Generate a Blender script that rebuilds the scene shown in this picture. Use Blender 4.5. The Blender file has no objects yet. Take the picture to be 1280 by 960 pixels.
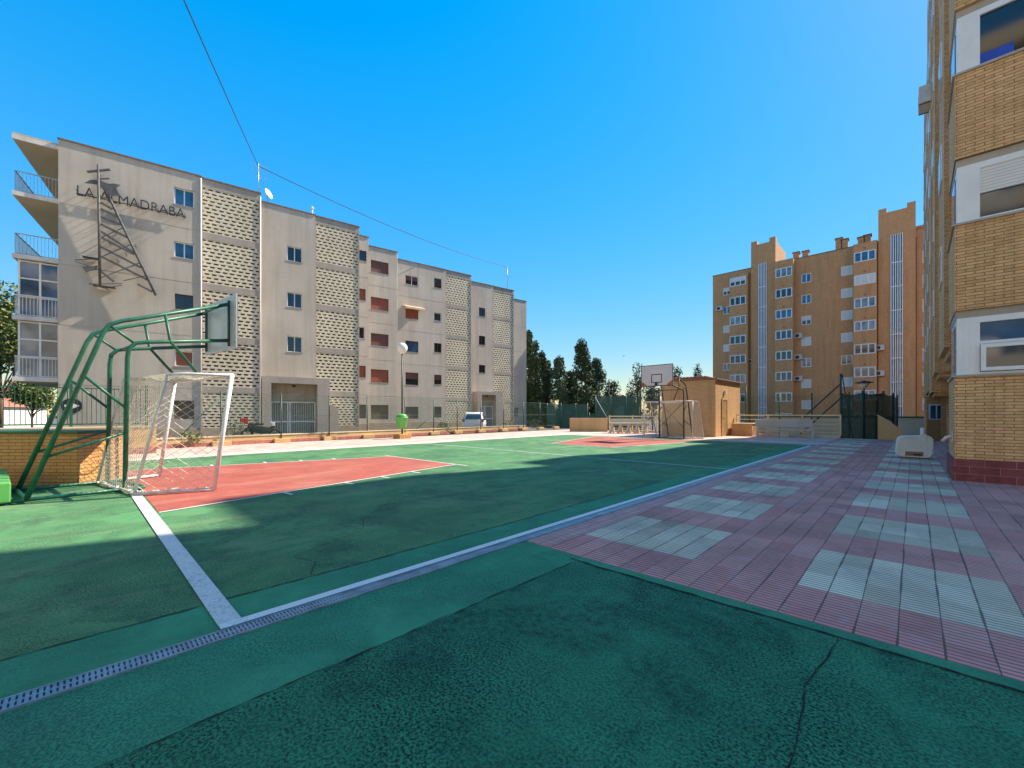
import bpy, bmesh, math, random
from mathutils import Vector, Matrix
random.seed(7)
SC = bpy.context.scene
COL = SC.collection
R = math.radians

# ------------------------------------------------------------------ helpers
class MB:
    """collects simple solids and links them as ONE mesh object"""
    def __init__(s): s.v = []; s.f = []; s.m = []; s.cur = 0; s.sm = []
    def add(s, vs, fs, smooth=False):
        b = len(s.v); s.v += [tuple(v) for v in vs]
        for f in fs:
            s.f.append([b + i for i in f]); s.m.append(s.cur); s.sm.append(smooth)
        return s
    def box(s, x0, y0, z0, x1, y1, z1):
        if x0 > x1: x0, x1 = x1, x0
        if y0 > y1: y0, y1 = y1, y0
        if z0 > z1: z0, z1 = z1, z0
        return s.add([(x0,y0,z0),(x1,y0,z0),(x1,y1,z0),(x0,y1,z0),(x0,y0,z1),(x1,y0,z1),(x1,y1,z1),(x0,y1,z1)],
              [(3,2,1,0),(4,5,6,7),(0,1,5,4),(1,2,6,5),(2,3,7,6),(3,0,4,7)])
    def rbox(s, x0, y0, z0, x1, y1, z1, b=0.01):
        """box with chamfered edges"""
        if x0 > x1: x0, x1 = x1, x0
        if y0 > y1: y0, y1 = y1, y0
        if z0 > z1: z0, z1 = z1, z0
        bm = bmesh.new(); bmesh.ops.create_cube(bm, size=1)
        for v in bm.verts:
            v.co = Vector(((x0+x1)/2 + v.co.x*(x1-x0), (y0+y1)/2 + v.co.y*(y1-y0), (z0+z1)/2 + v.co.z*(z1-z0)))
        bmesh.ops.bevel(bm, geom=list(bm.edges), offset=b, segments=2, profile=0.5, affect='EDGES')
        bm.verts.index_update()
        s.add([v.co[:] for v in bm.verts], [[v.index for v in f.verts] for f in bm.faces]); bm.free(); return s
    def bar(s, p0, p1, w, h=None, up=(0,0,1)):
        h = h or w; p0 = Vector(p0); p1 = Vector(p1); d = (p1-p0).normalized(); u = Vector(up)
        if abs(d.dot(u)) > .98: u = Vector((0,1,0))
        a = d.cross(u).normalized(); b = a.cross(d).normalized()
        vs = []
        for p in (p0, p1):
            for sa, sb in ((-1,-1),(1,-1),(1,1),(-1,1)): vs.append(p + a*(w/2*sa) + b*(h/2*sb))
        return s.add(vs, [(0,1,2,3),(7,6,5,4),(0,4,5,1),(1,5,6,2),(2,6,7,3),(3,7,4,0)])
    def tube(s, pts, r, n=8, r2=None, cap=True):
        pts = [Vector(p) for p in pts]; vs = []; fs = []; N = len(pts)
        prev = None
        for i, p in enumerate(pts):
            d = (pts[min(i+1,N-1)] - pts[max(i-1,0)]).normalized()
            if prev is None:
                u = Vector((0,0,1)) if abs(d.z) < .9 else Vector((1,0,0))
                a = d.cross(u).normalized()
            else:
                a = (prev - d*prev.dot(d)).normalized()
            prev = a; b = d.cross(a)
            rr = r if r2 is None else r + (r2-r)*i/max(1,N-1)
            for k in range(n):
                t = 2*math.pi*k/n; vs.append(p + a*(rr*math.cos(t)) + b*(rr*math.sin(t)))
        for i in range(N-1):
            for k in range(n):
                fs.append((i*n+k, i*n+(k+1)%n, (i+1)*n+(k+1)%n, (i+1)*n+k))
        if cap: fs.append(tuple(range(n))[::-1]); fs.append(tuple((N-1)*n+k for k in range(n)))
        return s.add(vs, fs, smooth=n > 5)
    def lathe(s, c, prof, n=20):
        vs = []; fs = []
        for (r, z) in prof:
            for k in range(n):
                t = 2*math.pi*k/n; vs.append((c[0]+r*math.cos(t), c[1]+r*math.sin(t), c[2]+z))
        for i in range(len(prof)-1):
            for k in range(n): fs.append((i*n+k, i*n+(k+1)%n, (i+1)*n+(k+1)%n, (i+1)*n+k))
        fs.append(tuple(range(n))[::-1]); fs.append(tuple((len(prof)-1)*n+k for k in range(n)))
        return s.add(vs, fs, smooth=True)
    def prism(s, pts, off):
        """polygon pts (3d) extruded by off"""
        off = Vector(off); n = len(pts); a = [Vector(p) for p in pts]; b = [p+off for p in a]
        fs = [tuple(range(n))[::-1], tuple(range(n, 2*n))] + [(i, (i+1)%n, n+(i+1)%n, n+i) for i in range(n)]
        return s.add(a+b, fs)
    def quad(s, *p): return s.add(p, [tuple(range(len(p)))])
    def build(s, name, mat, parent=None, fix=True, bevel=None):
        me = bpy.data.meshes.new(name); me.from_pydata(s.v, [], s.f)
        mats = mat if isinstance(mat, (list, tuple)) else [mat]
        for m_ in mats: me.materials.append(m_)
        me.polygons.foreach_set('material_index', s.m); me.polygons.foreach_set('use_smooth', s.sm)
        if fix:
            bm = bmesh.new(); bm.from_mesh(me); bmesh.ops.recalc_face_normals(bm, faces=bm.faces); bm.to_mesh(me); bm.free()
        me.update()
        o = bpy.data.objects.new(name, me); COL.objects.link(o)
        if parent: o.parent = parent
        if bevel:
            md = o.modifiers.new('bevel', 'BEVEL'); md.width = bevel; md.segments = 2; md.limit_method = 'ANGLE'
        return o

def tag(o, label=None, cat=None, group=None, kind=None):
    if label: o['label'] = label
    if cat: o['category'] = cat
    if group: o['group'] = group
    if kind: o['kind'] = kind
    return o
def thing(name, label, cat, loc=(0,0,0), rz=0, group=None):
    o = bpy.data.objects.new(name, None); COL.objects.link(o)
    o.location = loc; o.rotation_euler = (0,0,rz); o.empty_display_size = .2
    return tag(o, label, cat, group)
def copy_tree(o, parent=None):
    c = o.copy(); COL.objects.link(c)
    if parent: c.parent = parent
    for ch in list(o.children): copy_tree(ch, c)
    return c
def smoothstep(t): t = max(0, min(1, t)); return t*t*(3-2*t)

# ------------------------------------------------------------------ materials
def newmat(name):
    m = bpy.data.materials.new(name); m.use_nodes = True
    nt = m.node_tree; b = nt.nodes['Principled BSDF']; return m, nt, b
def N(nt, t, **kw):
    n = nt.nodes.new(t)
    for k, v in kw.items(): setattr(n, k, v)
    return n
def L(nt, a, b): nt.links.new(a, b)
def setin(n, **kw):
    for k, v in kw.items(): n.inputs[k.replace('_', ' ')].default_value = v
def rgb(c): return (c[0], c[1], c[2], 1)
def mixc(nt, fac, a, b, mode='MIX'):
    m = N(nt, 'ShaderNodeMix', data_type='RGBA', blend_type=mode)
    for sock, v in ((m.inputs[0], fac), (m.inputs[6], a), (m.inputs[7], b)):
        if hasattr(v, 'is_linked') or isinstance(v, bpy.types.NodeSocket): L(nt, v, sock)
        elif isinstance(v, (int, float)): sock.default_value = v
        else: sock.default_value = rgb(v)
    return m.outputs[2]
def noise(nt, scale, detail=4, rough=.55, vec=None, dist=0):
    n = N(nt, 'ShaderNodeTexNoise'); n.inputs['Scale'].default_value = scale; n.inputs['Detail'].default_value = detail
    n.inputs['Roughness'].default_value = rough; n.inputs['Distortion'].default_value = dist
    if vec is not None: L(nt, vec, n.inputs['Vector'])
    return n.outputs['Fac']
def ramp(nt, fac, stops):
    r = N(nt, 'ShaderNodeValToRGB'); L(nt, fac, r.inputs[0]); e = r.color_ramp.elements
    while len(e) < len(stops): e.new(.5)
    for i, (p, c) in enumerate(stops): e[i].position = p; e[i].color = (c, c, c, 1) if isinstance(c, (int, float)) else rgb(c)
    return r.outputs[0]
def math_(nt, op, a, b=None, c=None):
    m = N(nt, 'ShaderNodeMath', operation=op)
    for i, v in enumerate((a, b, c)):
        if v is None: continue
        if isinstance(v, bpy.types.NodeSocket): L(nt, v, m.inputs[i])
        else: m.inputs[i].default_value = v
    return m.outputs[0]
def objvec(nt): return N(nt, 'ShaderNodeTexCoord').outputs['Object']
def bump(nt, b, h, strength=.3, dist=.01):
    n = N(nt, 'ShaderNodeBump'); n.inputs['Strength'].default_value = strength; n.inputs['Distance'].default_value = dist
    L(nt, h, n.inputs['Height']); L(nt, n.outputs[0], b.inputs['Normal'])

def simple(name, c, rough=.6, metal=0., var=.12, scale=3., bs=0.05, spec=.5):
    m, nt, b = newmat(name); v = objvec(nt)
    n1 = noise(nt, scale, 5, .6, v)
    lo = tuple(x*(1-var) for x in c); hi = tuple(min(1, x*(1+var)) for x in c)
    L(nt, mixc(nt, ramp(nt, n1, [(.35, 0.), (.65, 1.)]), lo, hi), b.inputs['Base Color'])
    setin(b, Roughness=rough, Metallic=metal); b.inputs['Specular IOR Level'].default_value = spec
    if bs: bump(nt, b, noise(nt, scale*12, 3, .6, v), bs, .01)
    return m

def boxuv(nt):
    """u along the wall, v up, from object coordinates and the face normal"""
    tc = N(nt, 'ShaderNodeTexCoord'); sp = N(nt, 'ShaderNodeSeparateXYZ'); L(nt, tc.outputs['Object'], sp.inputs[0])
    sn = N(nt, 'ShaderNodeSeparateXYZ'); L(nt, tc.outputs['Normal'], sn.inputs[0])
    ax = math_(nt, 'ABSOLUTE', sn.outputs[0]); w = math_(nt, 'GREATER_THAN', ax, .6)
    mx = N(nt, 'ShaderNodeMix', data_type='FLOAT'); L(nt, w, mx.inputs[0]); L(nt, sp.outputs[0], mx.inputs[2]); L(nt, sp.outputs[1], mx.inputs[3])
    cb = N(nt, 'ShaderNodeCombineXYZ'); L(nt, mx.outputs[0], cb.inputs[0]); L(nt, sp.outputs[2], cb.inputs[1])
    return cb.outputs[0], tc.outputs['Object']

def brick(name, c1, c2, mortar, w=.24, h=.06, ms=.007, bstr=.5, rough=.8, off=.5):
    m, nt, b = newmat(name); uv, ov = boxuv(nt)
    t = N(nt, 'ShaderNodeTexBrick'); L(nt, uv, t.inputs['Vector']); t.offset = off
    setin(t, Scale=1., Mortar_Size=ms, Mortar_Smooth=.15, Bias=0., Brick_Width=w, Row_Height=h)
    t.inputs['Color1'].default_value = rgb(c1); t.inputs['Color2'].default_value = rgb(c2); t.inputs['Mortar'].default_value = rgb(mortar)
    n = noise(nt, 1.3, 6, .6, ov); n2 = noise(nt, 14, 4, .6, ov)
    c = mixc(nt, ramp(nt, n, [(.3, .0), (.7, .28)]), t.outputs[0], tuple(x*.72 for x in c1))
    c = mixc(nt, ramp(nt, n2, [(.35, .0), (.7, .25)]), c, tuple(min(1, x*1.25) for x in c2))
    mpb = N(nt, 'ShaderNodeMapping'); L(nt, ov, mpb.inputs[0]); mpb.inputs['Scale'].default_value = (1.8, 1.8, .14)
    c = mixc(nt, ramp(nt, noise(nt, 1.6, 7, .68, mpb.outputs[0]), [(.48, 0.), (.72, .42)]), c, tuple(x*.45 for x in c1))
    c = mixc(nt, ramp(nt, noise(nt, 3.1, 7, .7, ov), [(.58, 0.), (.72, .35)]), c, tuple(min(1, x*1.3+.05) for x in c2))
    L(nt, c, b.inputs['Base Color']); setin(b, Roughness=rough)
    inv = math_(nt, 'SUBTRACT', 1., t.outputs['Fac'])
    hh = math_(nt, 'ADD', inv, math_(nt, 'MULTIPLY', n2, .25))
    bump(nt, b, hh, bstr, .012)
    return m

def stucco(name, c, streak=.25, bs=.25):
    m, nt, b = newmat(name); v = objvec(nt)
    mp = N(nt, 'ShaderNodeMapping'); L(nt, v, mp.inputs[0]); mp.inputs['Scale'].default_value = (1.6, 1.6, .12)
    st = noise(nt, 1.2, 6, .65, mp.outputs[0]); bl = noise(nt, .35, 6, .6, v); fn = noise(nt, 9, 6, .7, v)
    col = mixc(nt, ramp(nt, bl, [(.35, 0.), (.68, 1.)]), tuple(x*.86 for x in c), tuple(min(1, x*1.08) for x in c))
    col = mixc(nt, ramp(nt, st, [(.46, 0.), (.70, streak)]), col, (c[0]*.62, c[1]*.58, c[2]*.52))
    col = mixc(nt, ramp(nt, fn, [(.3, .12), (.7, 0.)]), col, (c[0]*.5, c[1]*.5, c[2]*.5))
    L(nt, col, b.inputs['Base Color']); setin(b, Roughness=.9)
    bump(nt, b, math_(nt, 'ADD', noise(nt, 60, 3, .6, v), math_(nt, 'MULTIPLY', noise(nt, 1.1, 3, .5, v), .9)), bs, .012)
    return m

def glass(name, c=(.02, .04, .06), rough=.06):
    m, nt, b = newmat(name); v = objvec(nt)
    L(nt, mixc(nt, ramp(nt, noise(nt, .9, 3, .5, v), [(.4, 0.), (.6, 1.)]), tuple(x*.6 for x in c), tuple(x*1.4 for x in c)), b.inputs['Base Color'])
    setin(b, Roughness=rough); b.inputs['Specular IOR Level'].default_value = .9
    bump(nt, b, noise(nt, 1.5, 2, .5, v), .04, .02)
    return m

def slats(name, c, pitch=.06, rough=.5):
    m, nt, b = newmat(name); v = objvec(nt); sp = N(nt, 'ShaderNodeSeparateXYZ'); L(nt, v, sp.inputs[0])
    f = math_(nt, 'FRACT', math_(nt, 'DIVIDE', sp.outputs[2], pitch))
    g = ramp(nt, f, [(0., .0), (.12, 1.), (.9, 1.), (1., .0)])
    L(nt, mixc(nt, g, tuple(x*.45 for x in c), c), b.inputs['Base Color']); setin(b, Roughness=rough)
    bump(nt, b, g, .4, .01)
    return m

def meshmat(name, c, cell=.05, fill=.35, rough=.6):
    """woven screen or chain link: real holes by transparency"""
    m, nt, b = newmat(name); v = objvec(nt)
    b.inputs['Base Color'].default_value = rgb(c); setin(b, Roughness=rough)
    uv, ov = boxuv(nt); sp = N(nt, 'ShaderNodeSeparateXYZ'); L(nt, uv, sp.inputs[0])
    a = math_(nt, 'FRACT', math_(nt, 'DIVIDE', math_(nt, 'ADD', sp.outputs[0], sp.outputs[1]), cell))
    d = math_(nt, 'FRACT', math_(nt, 'DIVIDE', math_(nt, 'SUBTRACT', sp.outputs[0], sp.outputs[1]), cell))
    k = math_(nt, 'MAXIMUM', math_(nt, 'LESS_THAN', a, fill), math_(nt, 'LESS_THAN', d, fill))
    tr = N(nt, 'ShaderNodeBsdfTransparent'); mx = N(nt, 'ShaderNodeMixShader')
    L(nt, k, mx.inputs[0]); L(nt, tr.outputs[0], mx.inputs[1]); L(nt, b.outputs[0], mx.inputs[2])
    L(nt, mx.outputs[0], nt.nodes['Material Output'].inputs[0])
    return m

def leafmat(name, c1, c2):
    m, nt, b = newmat(name); v = objvec(nt)
    oi = N(nt, 'ShaderNodeNewGeometry')
    col = mixc(nt, oi.outputs['Random Per Island'], c1, c2)
    L(nt, col, b.inputs['Base Color']); setin(b, Roughness=.65)
    b.inputs['Subsurface Weight'].default_value = 0
    return m

def courtmat(name, c, c_worn, dark, grain=.35, seed=0., stain=.5, hair=.6):
    """sprayed acrylic paint on coarse asphalt: rubbed patches, bare aggregate, light repairs, hairlines"""
    m, nt, b = newmat(name); g = N(nt, 'ShaderNodeNewGeometry'); pos = g.outputs['Position']
    mp = N(nt, 'ShaderNodeMapping'); L(nt, pos, mp.inputs[0]); mp.inputs['Location'].default_value = (seed, seed*1.7, 0)
    mpv = mp.outputs[0]
    st = N(nt, 'ShaderNodeMapping'); L(nt, mpv, st.inputs[0]); st.inputs['Scale'].default_value = (1.5, .35, 1); st.inputs['Rotation'].default_value = (0, 0, .35)
    fine = noise(nt, 70, 3, .7, mpv); fine2 = noise(nt, 200, 2, .6, mpv); mid = noise(nt, 2.3, 9, .7, mpv, .4)
    big = noise(nt, .55, 9, .68, mpv, .5); strk = noise(nt, 1.1, 9, .7, st.outputs[0], .8)
    col = mixc(nt, ramp(nt, mid, [(.36, 0.), (.64, 1.)]), tuple(x*.80 for x in c), tuple(min(1, x*1.14) for x in c))
    # pale rubbed streaks and blotches
    col = mixc(nt, ramp(nt, strk, [(.50, 0.), (.68, stain*.8)]), col, c_worn)
    # bare aggregate: dark speckle that gathers in patches
    gate = ramp(nt, big, [(.42, .12+min(.5, grain*.35)), (.56, 1.)])
    sp = ramp(nt, fine, [(.42, 1.), (.57, 0.)])
    col = mixc(nt, math_(nt, 'MULTIPLY', math_(nt, 'MULTIPLY', gate, sp), min(1, .45+grain*.5)), col, dark)
    soft = math_(nt, 'MULTIPLY', ramp(nt, noise(nt, .8, 8, .66, mpv, .9), [(.50, 0.), (.60, stain*1.1)]), ramp(nt, noise(nt, 16, 6, .8, mpv), [(.36, 1.), (.60, .15)]))
    col = mixc(nt, soft, col, tuple(x*1.6 for x in dark))
    # round touched-up patches
    vp = N(nt, 'ShaderNodeTexVoronoi', feature='F1'); vp.inputs['Scale'].default_value = .55; vp.inputs['Randomness'].default_value = 1
    dv0 = N(nt, 'ShaderNodeVectorMath', operation='MULTIPLY_ADD'); wn0 = N(nt, 'ShaderNodeTexNoise'); wn0.inputs['Scale'].default_value = 2.5; wn0.inputs['Detail'].default_value = 4; L(nt, mpv, wn0.inputs['Vector'])
    L(nt, wn0.outputs['Color'], dv0.inputs[0]); dv0.inputs[1].default_value = (.5, .5, 0); L(nt, mpv, dv0.inputs[2]); L(nt, dv0.outputs[0], vp.inputs['Vector'])
    rp = math_(nt, 'MULTIPLY', ramp(nt, vp.outputs['Distance'], [(.20, 1.), (.235, 0.)]), ramp(nt, noise(nt, .3, 2, .5, mpv), [(.52, 0.), (.56, .75)]))
    col = mixc(nt, rp, col, tuple(min(1, x*1.12) for x in c))
    # hairline cracks
    vo = N(nt, 'ShaderNodeTexVoronoi', feature='DISTANCE_TO_EDGE'); vo.inputs['Scale'].default_value = .42
    wn = N(nt, 'ShaderNodeTexNoise'); wn.inputs['Scale'].default_value = 2.2; wn.inputs['Detail'].default_value = 8; wn.inputs['Roughness'].default_value = .65; L(nt, mpv, wn.inputs['Vector'])
    dv = N(nt, 'ShaderNodeVectorMath', operation='MULTIPLY_ADD'); L(nt, wn.outputs['Color'], dv.inputs[0]); dv.inputs[1].default_value = (.8, .8, 0); L(nt, mpv, dv.inputs[2])
    L(nt, dv.outputs[0], vo.inputs['Vector'])
    cr = ramp(nt, vo.outputs['Distance'], [(0., 1.), (.0032, 0.)])
    cr = math_(nt, 'MULTIPLY', cr, ramp(nt, noise(nt, .9, 4, .6, mpv), [(.53, 0.), (.66, hair)]))
    col = mixc(nt, cr, col, tuple(x*.5 for x in dark))
    col = mixc(nt, math_(nt, 'MULTIPLY', ramp(nt, noise(nt, 24, 5, .75, mpv), [(.52, 0.), (.68, 1.)]), .16*stain+.05), col, tuple(min(1, x*1.6+.03) for x in c))
    L(nt, col, b.inputs['Base Color'])
    setin(b, Roughness=.85); b.inputs['Specular IOR Level'].default_value = .25
    h = math_(nt, 'ADD', fine, math_(nt, 'MULTIPLY', fine2, .5)); h = math_(nt, 'SUBTRACT', h, math_(nt, 'MULTIPLY', cr, 1.5))
    bump(nt, b, h, min(1, .25+grain*.8), .006)
    return m

def tilemat():
    """ribbed terrazzo tiles: 0.2 m columns, ribs every 5 cm, cream blocks in two columns"""
    m, nt, b = newmat('ribbed_paving'); g = N(nt, 'ShaderNodeNewGeometry'); pos = g.outputs['Position']
    wob = N(nt, 'ShaderNodeTexNoise'); wob.inputs['Scale'].default_value = .8; L(nt, pos, wob.inputs['Vector'])
    wv = N(nt, 'ShaderNodeVectorMath', operation='MULTIPLY_ADD'); L(nt, wob.outputs['Color'], wv.inputs[0]); wv.inputs[1].default_value = (.02, .02, 0); L(nt, pos, wv.inputs[2])
    sp = N(nt, 'ShaderNodeSeparateXYZ'); L(nt, wv.outputs[0], sp.inputs[0]); X, Y = sp.outputs[0], sp.outputs[1]
    u = math_(nt, 'DIVIDE', math_(nt, 'ADD', X, .66), .2)          # column index
    fu = math_(nt, 'FRACT', u)
    r = math_(nt, 'DIVIDE', math_(nt, 'SUBTRACT', Y, 3.96), .0495)   # rib index
    fr = math_(nt, 'FRACT', r)
    # joints between columns
    jw = math_(nt, 'ABSOLUTE', math_(nt, 'SUBTRACT', fu, .5))
    wear = noise(nt, 1.4, 4, .6, pos)
    jt = math_(nt, 'GREATER_THAN', jw, math_(nt, 'SUBTRACT', .484, math_(nt, 'MULTIPLY', ramp(nt, wear, [(.45, 0.), (.6, 1.)]), .022)))
    rb = ramp(nt, math_(nt, 'ABSOLUTE', math_(nt, 'SUBTRACT', fr, .5)), [(.28, 0.), (.42, 1.)])
    # cream masks: y in [3.96+2k, 5.14+2k]
    fy = math_(nt, 'FRACT', math_(nt, 'DIVIDE', math_(nt, 'SUBTRACT', Y, 3.96), 1.995))
    my = math_(nt, 'MULTIPLY', math_(nt, 'LESS_THAN', fy, .595), math_(nt, 'GREATER_THAN', Y, 3.9))
    mx1 = math_(nt, 'MULTIPLY', math_(nt, 'GREATER_THAN', X, -.655), math_(nt, 'LESS_THAN', X, .545))
    mx2 = math_(nt, 'MULTIPLY', math_(nt, 'GREATER_THAN', X, -2.655), math_(nt, 'LESS_THAN', X, -1.455))
    cm = math_(nt, 'MULTIPLY', my, math_(nt, 'MAXIMUM', mx1, mx2))
    # per-tile tone
    cb = N(nt, 'ShaderNodeCombineXYZ'); L(nt, math_(nt, 'FLOOR', u), cb.inputs[0]); L(nt, math_(nt, 'FLOOR', math_(nt, 'DIVIDE', math_(nt, 'SUBTRACT', Y, 3.96), .3967)), cb.inputs[1])
    wn = N(nt, 'ShaderNodeTexWhiteNoise', noise_dimensions='2D'); L(nt, cb.outputs[0], wn.inputs['Vector'])
    pink = mixc(nt, wn.outputs['Value'], (.66, .245, .215), (.82, .36, .31))
    cream = mixc(nt, wn.outputs['Value'], (.68, .53, .37), (.92, .76, .56))
    stn = ramp(nt, noise(nt, 1.1, 5, .6, cb.outputs[0]), [(.5, 0.), (.62, .6)]); cream = mixc(nt, math_(nt, 'MULTIPLY', stn, noise(nt, 5, 5, .7, pos)), cream, (.22, .14, .07))
    col = mixc(nt, cm, pink, cream)
    dirt = noise(nt, .7, 8, .7, pos, .5); d2 = noise(nt, 7, 6, .7, pos)
    col = mixc(nt, ramp(nt, dirt, [(.47, 0.), (.68, .45)]), col, (.17, .11, .085))
    col = mixc(nt, ramp(nt, d2, [(.52, 0.), (.75, .45)]), col, (.62, .52, .50))
    col = mixc(nt, math_(nt, 'MULTIPLY', rb, .68), col, (.10, .06, .055))
    col = mixc(nt, math_(nt, 'MULTIPLY', jt, .78), col, (.075, .055, .04))
    L(nt, col, b.inputs['Base Color']); setin(b, Roughness=.8); b.inputs['Specular IOR Level'].default_value = .3
    h = math_(nt, 'SUBTRACT', 1., math_(nt, 'MAXIMUM', rb, jt)); h = math_(nt, 'ADD', h, math_(nt, 'MULTIPLY', noise(nt, 60, 3, .6, pos), .3))
    bump(nt, b, h, .6, .008)
    return m

def tiles(name, c1, c2, mortar, w, h, ms=.004):
    m, nt, b = newmat(name); g = N(nt, 'ShaderNodeNewGeometry'); pos = g.outputs['Position']
    t = N(nt, 'ShaderNodeTexBrick'); L(nt, pos, t.inputs['Vector']); t.offset = 0.
    setin(t, Scale=1., Mortar_Size=ms, Mortar_Smooth=.1, Bias=0., Brick_Width=w, Row_Height=h)
    t.inputs['Color1'].default_value = rgb(c1); t.inputs['Color2'].default_value = rgb(c2); t.inputs['Mortar'].default_value = rgb(mortar)
    col = mixc(nt, ramp(nt, noise(nt, 1.1, 7, .65, pos), [(.45, 0.), (.7, .45)]), t.outputs[0], tuple(x*.55 for x in c1))
    L(nt, col, b.inputs['Base Color']); setin(b, Roughness=.8)
    bump(nt, b, math_(nt, 'SUBTRACT', 1., t.outputs['Fac']), .3, .005)
    return m

def linemat(name='line_paint', c=(.64, .64, .62), under=(.06, .20, .12)):
    m, nt, b = newmat(name); g = N(nt, 'ShaderNodeNewGeometry'); pos = g.outputs['Position']
    f = noise(nt, 45, 4, .75, pos); w = noise(nt, 1.2, 5, .6, pos)
    k = math_(nt, 'MULTIPLY', ramp(nt, f, [(.36, 1.), (.5, 0.)]), ramp(nt, w, [(.42, .1), (.62, .9)]))
    L(nt, mixc(nt, k, c, under), b.inputs['Base Color']); setin(b, Roughness=.75)
    bump(nt, b, f, .3, .004)
    return m

M = {}
M['green'] = courtmat('court_green', (.092, .25, .105), (.24, .32, .17), (.014, .045, .032), .5, 0., .75)
M['green_edge'] = courtmat('court_green_edge', (.050, .27, .135), (.07, .30, .17), (.02, .08, .06), .2, 5., .25)
M['green_rough'] = courtmat('court_green_rough', (.040, .25, .125), (.07, .30, .17), (.004, .024, .018), 1.1, 11., .8)
M['green_band'] = courtmat('court_green_band', (.050, .28, .145), (.08, .32, .18), (.012, .06, .045), .5, 21., .4)
M['red'] = courtmat('court_red', (.37, .095, .072), (.48, .26, .19), (.22, .07, .05), .2, 3., .7)
M['line'] = linemat()
M['tile'] = tilemat()
M['edge_tile'] = tiles('edge_tile', (.56, .27, .24), (.64, .33, .29), (.16, .09, .09), .1, .1)
M['far_pave'] = tiles('far_pavement', (.56, .34, .28), (.66, .47, .40), (.30, .2, .16), .4, .4, .006)
M['pale_pave'] = tiles('pale_pavement', (.62, .52, .44), (.70, .60, .52), (.30, .22, .18), .4, .4, .006)
M['kerb_line'] = linemat('kerb_line', (.74, .74, .73), (.3, .32, .33))
M['asphalt'] = simple('asphalt', (.11, .105, .10), .9, 0, .2, .6, .2)
M['earth'] = simple('earth', (.26, .2, .13), .95, 0, .35, .4, .3)
M['drain'] = simple('drain_steel', (.34, .37, .40), .45, .6, .25, 5)
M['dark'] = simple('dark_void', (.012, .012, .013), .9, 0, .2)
M['stucco'] = stucco('grey_stucco', (.53, .475, .405), .5)
M['stucco2'] = stucco('beam_stucco', (.42, .37, .32), .4)
M['screen'] = stucco('screen_block', (.74, .66, .50), .35)
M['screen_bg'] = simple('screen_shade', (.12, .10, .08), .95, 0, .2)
M['stone'] = brick('ledge_stone', (.40, .31, .21), (.48, .38, .26), (.22, .17, .12), .42, .07, .006, .9)
M['ochre'] = stucco('ochre_wall', (.62, .42, .20), .3)
M['redtile'] = brick('red_base_tile', (.34, .10, .08), (.42, .16, .12), (.42, .30, .26), .10, .33, .006, .2)
M['brick_box'] = brick('orange_brick', (.55, .27, .09), (.62, .34, .12), (.12, .06, .03), .26, .062, .006, .7)
M['brick_near'] = brick('tan_brick', (.58, .33, .135), (.80, .48, .23), (.16, .08, .038), .25, .0605, .0065, .8)
M['brick_base'] = brick('maroon_tile', (.17, .035, .04), (.24, .06, .06), (.34, .24, .24), .4, .15, .004, .3)
M['brick_far'] = brick('far_orange_brick', (.60, .30, .125), (.70, .37, .165), (.30, .14, .055), .25, .075, .007, .3)
M['brick_shed'] = brick('shed_brick', (.60, .34, .14), (.68, .40, .18), (.24, .15, .08), .25, .075, .007, .4)
M['roofcap'] = simple('parapet_cap', (.20, .13, .10), .8)
M['white'] = simple('white_paint', (.78, .78, .76), .45, 0, .04, 2, .02)
M['whitemetal'] = simple('white_aluminium', (.74, .76, .78), .35, 0, .05, 2, .02)
M['shutter_w'] = slats('white_shutter', (.72, .70, .66))
M['shutter_b'] = slats('brown_shutter', (.16, .065, .05), .07)
M['shutter_r'] = slats('red_brown_shutter', (.30, .085, .045), .07)
M['brownframe'] = simple('brown_frame', (.085, .035, .028), .5)
M['grille'] = simple('window_grille', (.15, .105, .075), .6)
M['glass'] = glass('window_glass', (.02, .035, .055))
M['glass_blue'] = glass('blue_glass', (.03, .10, .20))
M['glass_dark'] = glass('dark_glass', (.012, .013, .016))
M['curtain'] = glass('curtained_glass', (.17, .19, .21), .12)
M['awning'] = simple('striped_awning', (.70, .52, .33), .9)
M['soffit'] = stucco('balcony_soffit', (.62, .50, .33), .15)
M['slab'] = simple('slab_edge', (.62, .60, .57), .8)
M['rail'] = simple('grey_rail', (.40, .42, .44), .5, .3)
M['iron'] = simple('dark_iron', (.05, .05, .055), .6, .4, .25, 8)
M['iron_art'] = simple('weathered_iron', (.11, .108, .11), .7, .3, .3, 6)
M['hoopgreen'] = simple('hoop_green_paint', (.016, .12, .07), .42, 0, .22, 9, .05)
M['fencegreen'] = simple('fence_green', (.012, .09, .05), .5)
M['hoopdark'] = simple('rusty_green_tube', (.06, .045, .032), .6, 0, .35, 6)
M['board'] = simple('board_back', (.38, .43, .46), .4, 0, .1, 2)
M['boardfront'] = simple('board_front', (.66, .62, .64), .5, 0, .06, 2)
M['black'] = simple('black_paint', (.015, .015, .016), .5)
M['rust'] = simple('rusty_orange', (.42, .13, .045), .9, 0, .4, 8)
M['goal'] = simple('goal_white_paint', (.72, .70, .70), .45, 0, .12, 7)
M['goalpink'] = simple('goal_pink_paint', (.70, .56, .54), .5, 0, .12, 7)
M['net'] = simple('net_cord', (.66, .60, .50), .9, 0, .15, 5, 0)
M['concrete'] = stucco('bench_concrete', (.60, .57, .54), .3)
M['concrete_y'] = stucco('cream_concrete', (.66, .57, .42), .3)
M['plastic'] = simple('white_plastic', (.66, .70, .70), .4, 0, .08, 2)
M['bin'] = simple('bin_green', (.10, .42, .09), .4)
M['globe'] = simple('lamp_globe', (.78, .77, .72), .25, 0, .03)
M['pole'] = simple('lamp_pole', (.03, .06, .05), .5)
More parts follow.
